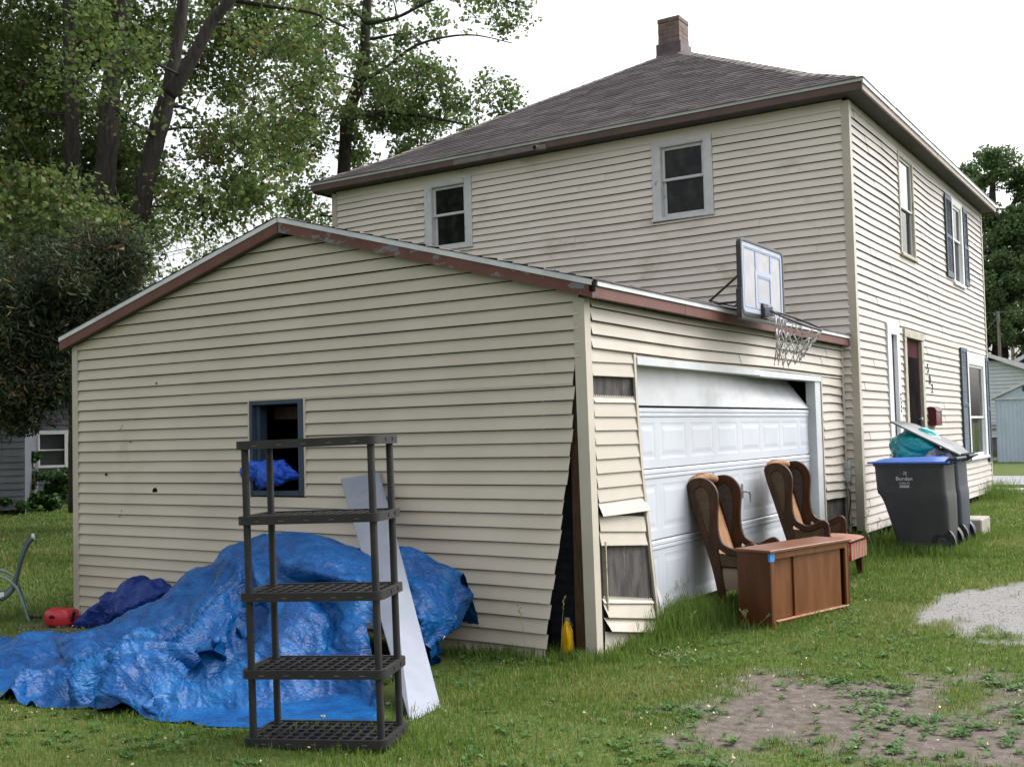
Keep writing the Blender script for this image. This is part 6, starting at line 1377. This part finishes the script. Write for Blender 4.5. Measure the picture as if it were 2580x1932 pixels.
# ------------------------------------------------------------------ neighbours on the right
nh = thing('neighbour_house', 'off white sided house with white eaves behind the pale blue shed', 'house', (-3.0, 45, .2)); og = nh.location
zt = lambda u: 4.30 - .42 * abs(u + 4.0)
mb = MB(); siding(mb, (0, 42, 0), (1, 0, 0), (0, -1, 0), -9, 1.2, [.95 + .155 * k for k in range(24)], (), zt, seg=1.0, joints=False, lip=.03); mb.poly([(1.2, 42, .9), (1.2, 54, .9), (1.2, 54, 2.1), (1.2, 42, 2.1)]); mb.obj('wall', M['nb_white'], nh, origin=og)
mb = MB(); mb.box((-9, 42.05, .1), (1.2, 53.9, .96)); mb.obj('foundation', M['found'], nh, origin=og)
mb = MB()
for s_ in (-1, 1): mb.loft([[(-4 + s_ * x_, y_, zt(-4 + s_ * x_) + .10 + d) for x_, d in ((0, 0), (5.7, 0), (5.7, -.10), (0, -.10))] for y_ in (41.7, 54)])
mb.obj('roof', M['shingle'], nh, origin=og)
mb = MB()
for s_ in (-1, 1): mb.loft([[(-4 + s_ * x_, 41.66, zt(-4 + s_ * x_) + .12 + d) for x_, d in ((0, 0), (5.72, 0), (5.72, -.17), (0, -.17))], [(-4 + s_ * x_, 41.70, zt(-4 + s_ * x_) + .12 + d) for x_, d in ((0, 0), (5.72, 0), (5.72, -.17), (0, -.17))]])
mb.obj('eave_trim', M['win_clean'], nh, origin=og)
mb = MB()
for z_ in (1.28, 1.44): mb.box((-4.6, 41.9, z_), (-2.5, 41.96, z_ + .025))
mb.obj('dark_rail', M['hoop_black'], nh, origin=og)
n2 = thing('neighbour_house', 'grey gabled house whose rising white roof edge shows behind the other far house', 'house', (-1.0, 54, .2)); og = n2.location
zt2 = lambda u: 4.703 + .573 * (u + 5.005)
mb = MB(); mb.poly([(-5.3, 56, .2), (6, 56, .2), (6, 56, 4.5), (1.2, 56, 8.1), (-5.3, 56, 4.5)]); mb.poly([(6, 56, .2), (6, 66, .2), (6, 66, 4.5), (6, 56, 4.5)]); mb.obj('wall', M['nb_siding'], n2, origin=og)
mb = MB(); mb.loft([[(-5.9, y_, 4.16 + .05), (1.2, y_, 8.25), (6.8, y_, 4.2), (6.8, y_, 4.0), (1.2, y_, 8.03), (-5.9, y_, 3.98)] for y_ in (55.7, 66)]); mb.obj('roof', M['shingle'], n2, origin=og)
mb = MB(); mb.loft([[(-5.95, y_, 4.22), (1.2, y_, 8.30), (1.2, y_, 8.10), (-5.95, y_, 4.0)] for y_ in (55.6, 55.69)]); mb.loft([[(6.85, y_, 4.22), (1.201, y_, 8.30), (1.201, y_, 8.10), (6.85, y_, 4.0)] for y_ in (55.6, 55.69)]); mb.obj('eave_trim', M['win_clean'], n2, origin=og)
shed = thing('garden_shed', 'pale blue metal garden shed with ribbed walls across the street', 'shed', (-1.4, 35, .2)); og = shed.location
mb = MB(); n = 84; x0_, x1_ = -2.60, .0; P = np.zeros((2, n, 3))
for j in range(n):
    x_ = x0_ + (x1_ - x0_) * j / (n - 1); P[0, j] = (x_, 34 + (.014 if j % 4 < 2 else 0), .18); P[1, j] = (x_, 34 + (.014 if j % 4 < 2 else 0), 2.38)
mb.grid(P); mb.poly([(x0_, 34, .18), (x0_, 36.4, .18), (x0_, 36.4, 2.38), (x0_, 34, 2.38)]); mb.poly([(x1_, 34, .18), (x1_, 36.4, .18), (x1_, 36.4, 2.38), (x1_, 34, 2.38)])
mb.poly([(x0_, 33.99, 2.36), (x1_, 33.99, 2.36), (-1.3, 33.99, 2.98)]); mb.obj('wall', M['shed_blue'], shed, origin=og)
mb = MB(); mb.loft([[(-2.72, y_, 2.44), (-1.3, y_, 3.08), (.12, y_, 2.44), (.12, y_, 2.36), (-1.3, y_, 2.99), (-2.72, y_, 2.36)] for y_ in (33.88, 36.5)]); mb.box((-2.6, 33.95, 2.34), (0, 33.985, 2.40)); mb.obj('roof', M['nb_white'], shed, origin=og)
mb = MB(); mb.box((-1.72, 33.96, 2.60), (-1.58, 33.985, 2.78)); mb.obj('vent', M['shutter'], shed, origin=og)
for nm, lab, x_, y_, h_, r_ in (('utility_pole', 'weathered wooden pole standing before the trees past the house corner', -5.99, 57.8, 7.6, .085), ('utility_pole', 'shorter farther pole low behind the far roofs', -9.22, 85.4, 7.8, .14)):
    p = thing(nm, lab, 'pole', (x_, y_, .2)); mb = MB(); mb.tube([(0, 0, 0), (0, 0, h_ * .5), (0.02, 0, h_ - .2)], [r_ * 1.15, r_ * 1.05, r_], 10); mb.obj('post', M['pole'], p)
    mb = MB(); mb.tube([(-.1, -.1, h_ - .42), (-.16, -.12, h_ - .40), (-.16, -.12, h_ - .30)], .03, 6); mb.obj('insulator', M['steel'], p)
wire = MB()
wire.tube([(-11, 56.5, 7.75), (-5.99, 57.7, 7.52), (6, 60, 8.1)], .012, 5, mi=0); tag(wire.obj('overhead_wire', M['steel']), 'thin upper wire running across at the top of the pole', 'wire')
wire = MB(); wire.tube([(-6.57, 57.43, 6.5), (-5.99, 57.7, 7.3)], .012, 5); wire.tube([(-9, 57, 3.4), (-6.57, 57.43, 6.5)], .012, 5); tag(wire.obj('guy_wire', M['steel']), 'slanting wire bracing the weathered wooden pole', 'wire')

tree('maple_tree','big dark stemmed maple clump with three trunks behind the garage, crown extended out of view to shade the yard',(-14.74,6.80,0.0),[[(-15.5, 6.91, 0.26, 0.142), (-15.4, 6.85, 2.56, 0.136), (-15.29, 6.79, 4.94, 0.17), (-15.24, 6.76, 6.05, 0.16), (-15.23, 6.7, 7.32, 0.146), (-15.17, 6.65, 8.91, 0.142), (-15.13, 6.59, 10.5, 0.132), (-15.06, 6.51, 12.88, 0.094), (-14.98, 6.39, 16.06, 0.028)], [(-14.74, 6.8, 0.28, 0.283), (-14.6, 6.77, 2.52, 0.236), (-14.5, 6.75, 4.08, 0.217), (-14.4, 6.71, 5.86, 0.208), (-14.31, 6.74, 6.55, 0.203), (-14.19, 6.76, 7.56, 0.203), (-14.13, 6.76, 8.34, 0.189), (-14.0, 6.79, 9.26, 0.16), (-13.79, 6.87, 10.27, 0.142), (-13.52, 6.92, 12.59, 0.104), (-13.31, 6.88, 15.69, 0.028)], [(-13.99, 6.69, 0.3, 0.264), (-13.82, 6.67, 2.49, 0.217), (-13.62, 6.7, 4.31, 0.198), (-13.51, 6.74, 4.94, 0.194), (-13.33, 6.81, 5.89, 0.179), (-13.17, 6.86, 6.69, 0.179), (-13.02, 6.93, 7.33, 0.17), (-12.89, 6.98, 7.81, 0.179), (-12.72, 7.06, 8.45, 0.151), (-12.65, 7.08, 8.92, 0.132), (-12.44, 7.15, 10.04, 0.113), (-12.24, 7.18, 11.93, 0.076), (-11.99, 7.19, 14.58, 0.028)], [(-12.37, 6.71, 8.07, 0.142), (-12.1, 6.86, 8.49, 0.123), (-11.81, 7.01, 9.04, 0.113), (-11.63, 7.11, 9.42, 0.104), (-11.32, 7.28, 9.81, 0.094), (-10.64, 7.66, 10.91, 0.066), (-10.08, 7.94, 12.37, 0.028)], [(-12.43, 8.33, 10.42, 0.05), (-11.7, 8.8, 10.25, 0.04), (-11.03, 9.23, 10.1, 0.032), (-10.45, 9.63, 9.76, 0.02)]],[((-16.91, 7.23, 10.61), (2.55, 2.0, 1.61), 84), ((-15.81, 6.05, 12.5), (3.02, 3, 1.75), 24), ((-14.24, 8.36, 10.35), (2.16, 2.0, 1.58), 66), ((-12.99, 7.84, 12.66), (3.02, 3, 1.83), 24), ((-12.08, 9.18, 9.7), (1.54, 1.6, 1.54), 32), ((-12.29, 8.57, 7.55), (1.43, 1.3, 1.03), 28), ((-12.31, 5.31, 8.21), (1.19, 0.7, 1.32), 11), ((-13.05, 4.64, 5.42), (1.44, 1.2, 0.75), 30), ((-12.03, 5.31, 4.88), (0.41, 0.5, 0.34), 7), ((-13, -3.5, 7.5), (5, 4, 2.0), 150), ((-20, 4, 9.8), (6, 6, 1.5), 110), ((-11.99, 7.64, 6.23), (1.14, 1.3, 0.61), 15), ((-17.43, 7.37, 8.41), (2.24, 2.0, 1.38), 80), ((-16.0, 7.9, 6.83), (1.61, 1.5, 1.61), 66), ((-23, 11, 7.5), (6, 5, 2.6), 120), ((-16.51, 6.65, 6.19), (1.63, 2, 1.31), 95), ((-18.37, 4.58, 9.4), (2.07, 3, 3.34), 50), ((-16.01, 7.54, 4.59), (0.91, 1.2, 1.08), 24)],M['leaf_maple'],.088,125,31,None,.58,.05,.55,(.5,.25))  # crown holds unseen leaf masses added left and overhead to darken the lawn
tree('tree','lighter green open crowned tree rising behind the two storey house',(-14.48,13.53,0.0),[[(-14.48, 13.53, -0.21, 0.25), (-14.2, 13.4, 5.53, 0.19), (-14.02, 13.4, 7.67, 0.165), (-13.95, 13.41, 8.23, 0.155), (-13.81, 13.43, 9.46, 0.165), (-13.59, 13.54, 10.2, 0.15), (-13.41, 13.61, 10.97, 0.13), (-13.34, 13.61, 11.72, 0.12), (-13.28, 13.62, 12.33, 0.115), (-13.13, 13.6, 14.47, 0.08), (-12.94, 13.57, 17.2, 0.03)], [(-12.9, 12.8, 10.02, 0.05), (-12.45, 13.07, 10.24, 0.04), (-11.79, 13.46, 10.78, 0.034), (-11.15, 13.86, 11.0, 0.026), (-10.52, 14.27, 11.03, 0.018), (-9.81, 14.73, 10.82, 0.006)], [(-12.72, 12.84, 11.37, 0.05), (-12.08, 13.24, 11.5, 0.04), (-11.43, 13.64, 11.85, 0.034), (-10.62, 14.14, 12.16, 0.026), (-9.69, 14.76, 11.75, 0.014), (-9.38, 14.96, 11.65, 0.006)], [(-13.14, 12.7, 9.13, 0.07), (-12.74, 12.95, 9.21, 0.06), (-12.1, 13.35, 9.24, 0.05), (-11.4, 13.81, 9.08, 0.035), (-10.77, 14.22, 8.92, 0.015)]],[((-13.52, 13.5, 11.75), (2.24, 2.2, 1.17), 50), ((-13.35, 13.7, 9.9), (2.24, 2.0, 1.07), 56), ((-11.5, 14.3, 9.89), (1.05, 1.3, 0.91), 26), ((-12.43, 13.75, 8.96), (1.72, 1.4, 0.67), 30), ((-14.82, 13.42, 8.79), (1.09, 1.6, 1.09), 30), ((-13.14, 13.59, 14.47), (3.22, 2.8, 2.15), 26), ((-10.82, 14.6, 12.26), (1.53, 1.2, 0.57), 13), ((-10.08, 15.1, 11.66), (0.57, 0.8, 0.48), 5), ((-15.4, 13.72, 7.31), (0.91, 1.2, 0.91), 18), ((-10.19, 14.56, 9.56), (0.42, 0.6, 0.38), 7), ((-15.57, 12.84, 10.6), (1.19, 1.8, 2.38), 36)],M['leaf_light'],.092,66,41,None,.42,.05,.55,(.5,.22))
tree('pine_tree','dark soft needled pine whose low boughs hang at the left edge',(-12.41,2.93,-.05),[[(-12.41, 2.93, 0.6, 0.22), (-12.27, 2.85, 3.61, 0.19), (-12.13, 2.78, 6.67, 0.15), (-12.01, 2.72, 9.13, 0.08)]],[((-10.72, 2.64, 3.85), (0.98, 1.4, 0.52), 44), ((-10.04, 3.08, 3.91), (0.64, 1.0, 0.46), 24), ((-10.75, 2.66, 3.24), (0.87, 1.2, 0.46), 38), ((-10.54, 2.83, 2.54), (0.52, 0.9, 0.29), 18), ((-12.76, 2.51, 4.24), (1.04, 1.8, 0.68), 20), ((-12.75, 2.56, 3.31), (0.92, 1.6, 0.92), 30), ((-9.77, 3.22, 4.37), (0.4, 0.8, 0.35), 10), ((-10.95, 2.59, 2.15), (0.4, 0.8, 0.29), 10)],M['leaf_dark'],.11,430,51,None,.48,.03,.030,(.52,.24),7,.1)
tree('oak_tree','tall dense oak beyond the front corner of the house',(-6.46,60.13,0.2),[[(-6.46, 60.13, 1.85, 0.5), (-6.3, 60.05, 5.2, 0.42), (-6.29, 59.82, 9.68, 0.34), (-6.33, 59.62, 12.82, 0.24), (-6.16, 59.57, 15.73, 0.12), (-6.04, 59.58, 17.07, 0.04)], [(-6.42, 59.89, 6.78, 0.25), (-5.39, 60.45, 8.76, 0.2), (-4.58, 60.9, 9.86, 0.15), (-3.55, 61.46, 11.84, 0.08)], [(-6.28, 59.7, 11.92, 0.2), (-5.35, 60.2, 13.69, 0.14), (-4.73, 60.54, 14.79, 0.08)]],[((-6.1, 59.61, 15.73), (0.81, 1.2, 1.23), 15), ((-6.71, 59.33, 13.73), (0.81, 1.2, 0.78), 9), ((-4.86, 60.43, 15.35), (0.63, 1.2, 0.9), 9), ((-5.59, 60.11, 12.46), (1.34, 2, 1.12), 20), ((-6.48, 59.7, 9.69), (1.34, 2.2, 2.02), 34), ((-4.95, 60.65, 10.09), (1.57, 2.5, 2.91), 44), ((-6.05, 60.14, 6.54), (2.24, 2.5, 1.79), 42), ((-3.69, 61.31, 12.74), (1.79, 3, 4.03), 40), ((-7.97, 61.1, 9.99), (0.92, 2, 2.08), 18), ((-8.24, 59.94, 6.23), (1.37, 2, 1.37), 14)],M['leaf_oak'],.15,240,61,None,.66,.12,.55,(.48,.22),3)
tree('tree','small pointed tree top showing just over the far eave corner',(-10.43,73.03,0.2),[[(-10.43, 73.03, 1.96, 0.3), (-10.0, 72.8, 11.43, 0.2), (-9.66, 72.62, 18.73, 0.05)]],[((-9.71, 72.64, 17.65), (0.6, 1.2, 1.22), 14), ((-9.86, 72.72, 14.4), (1.08, 2, 2.17), 22), ((-10.07, 72.84, 9.8), (1.63, 2.5, 2.98), 30)],M['leaf_oak'],.26,120,62,None,.8,.1,.5,(.45,.22),2)
shrub('shrub','leafy green shrub against the grey house wall under its window',(-20.70,10.13,0.0),0.55,1.00,5)
shrub('shrub','low dark ground shrub at the foot of the grey house corner',(-20.76,9.50,0.0),0.80,0.38,6)
shrub('shrub','low dark green planting between the window shrub and the tree trunk',(-20.41,9.73,0.0),0.80,0.36,7)
shrub('shrub','dark low bush before the nearer grey wall at the left edge',(-20.33,8.60,0.0),1.00,0.35,8)
shrub('shrub','narrow upright dark shrub climbing the grey house corner',(-21.37,9.81,0.0),0.32,1.45,9)
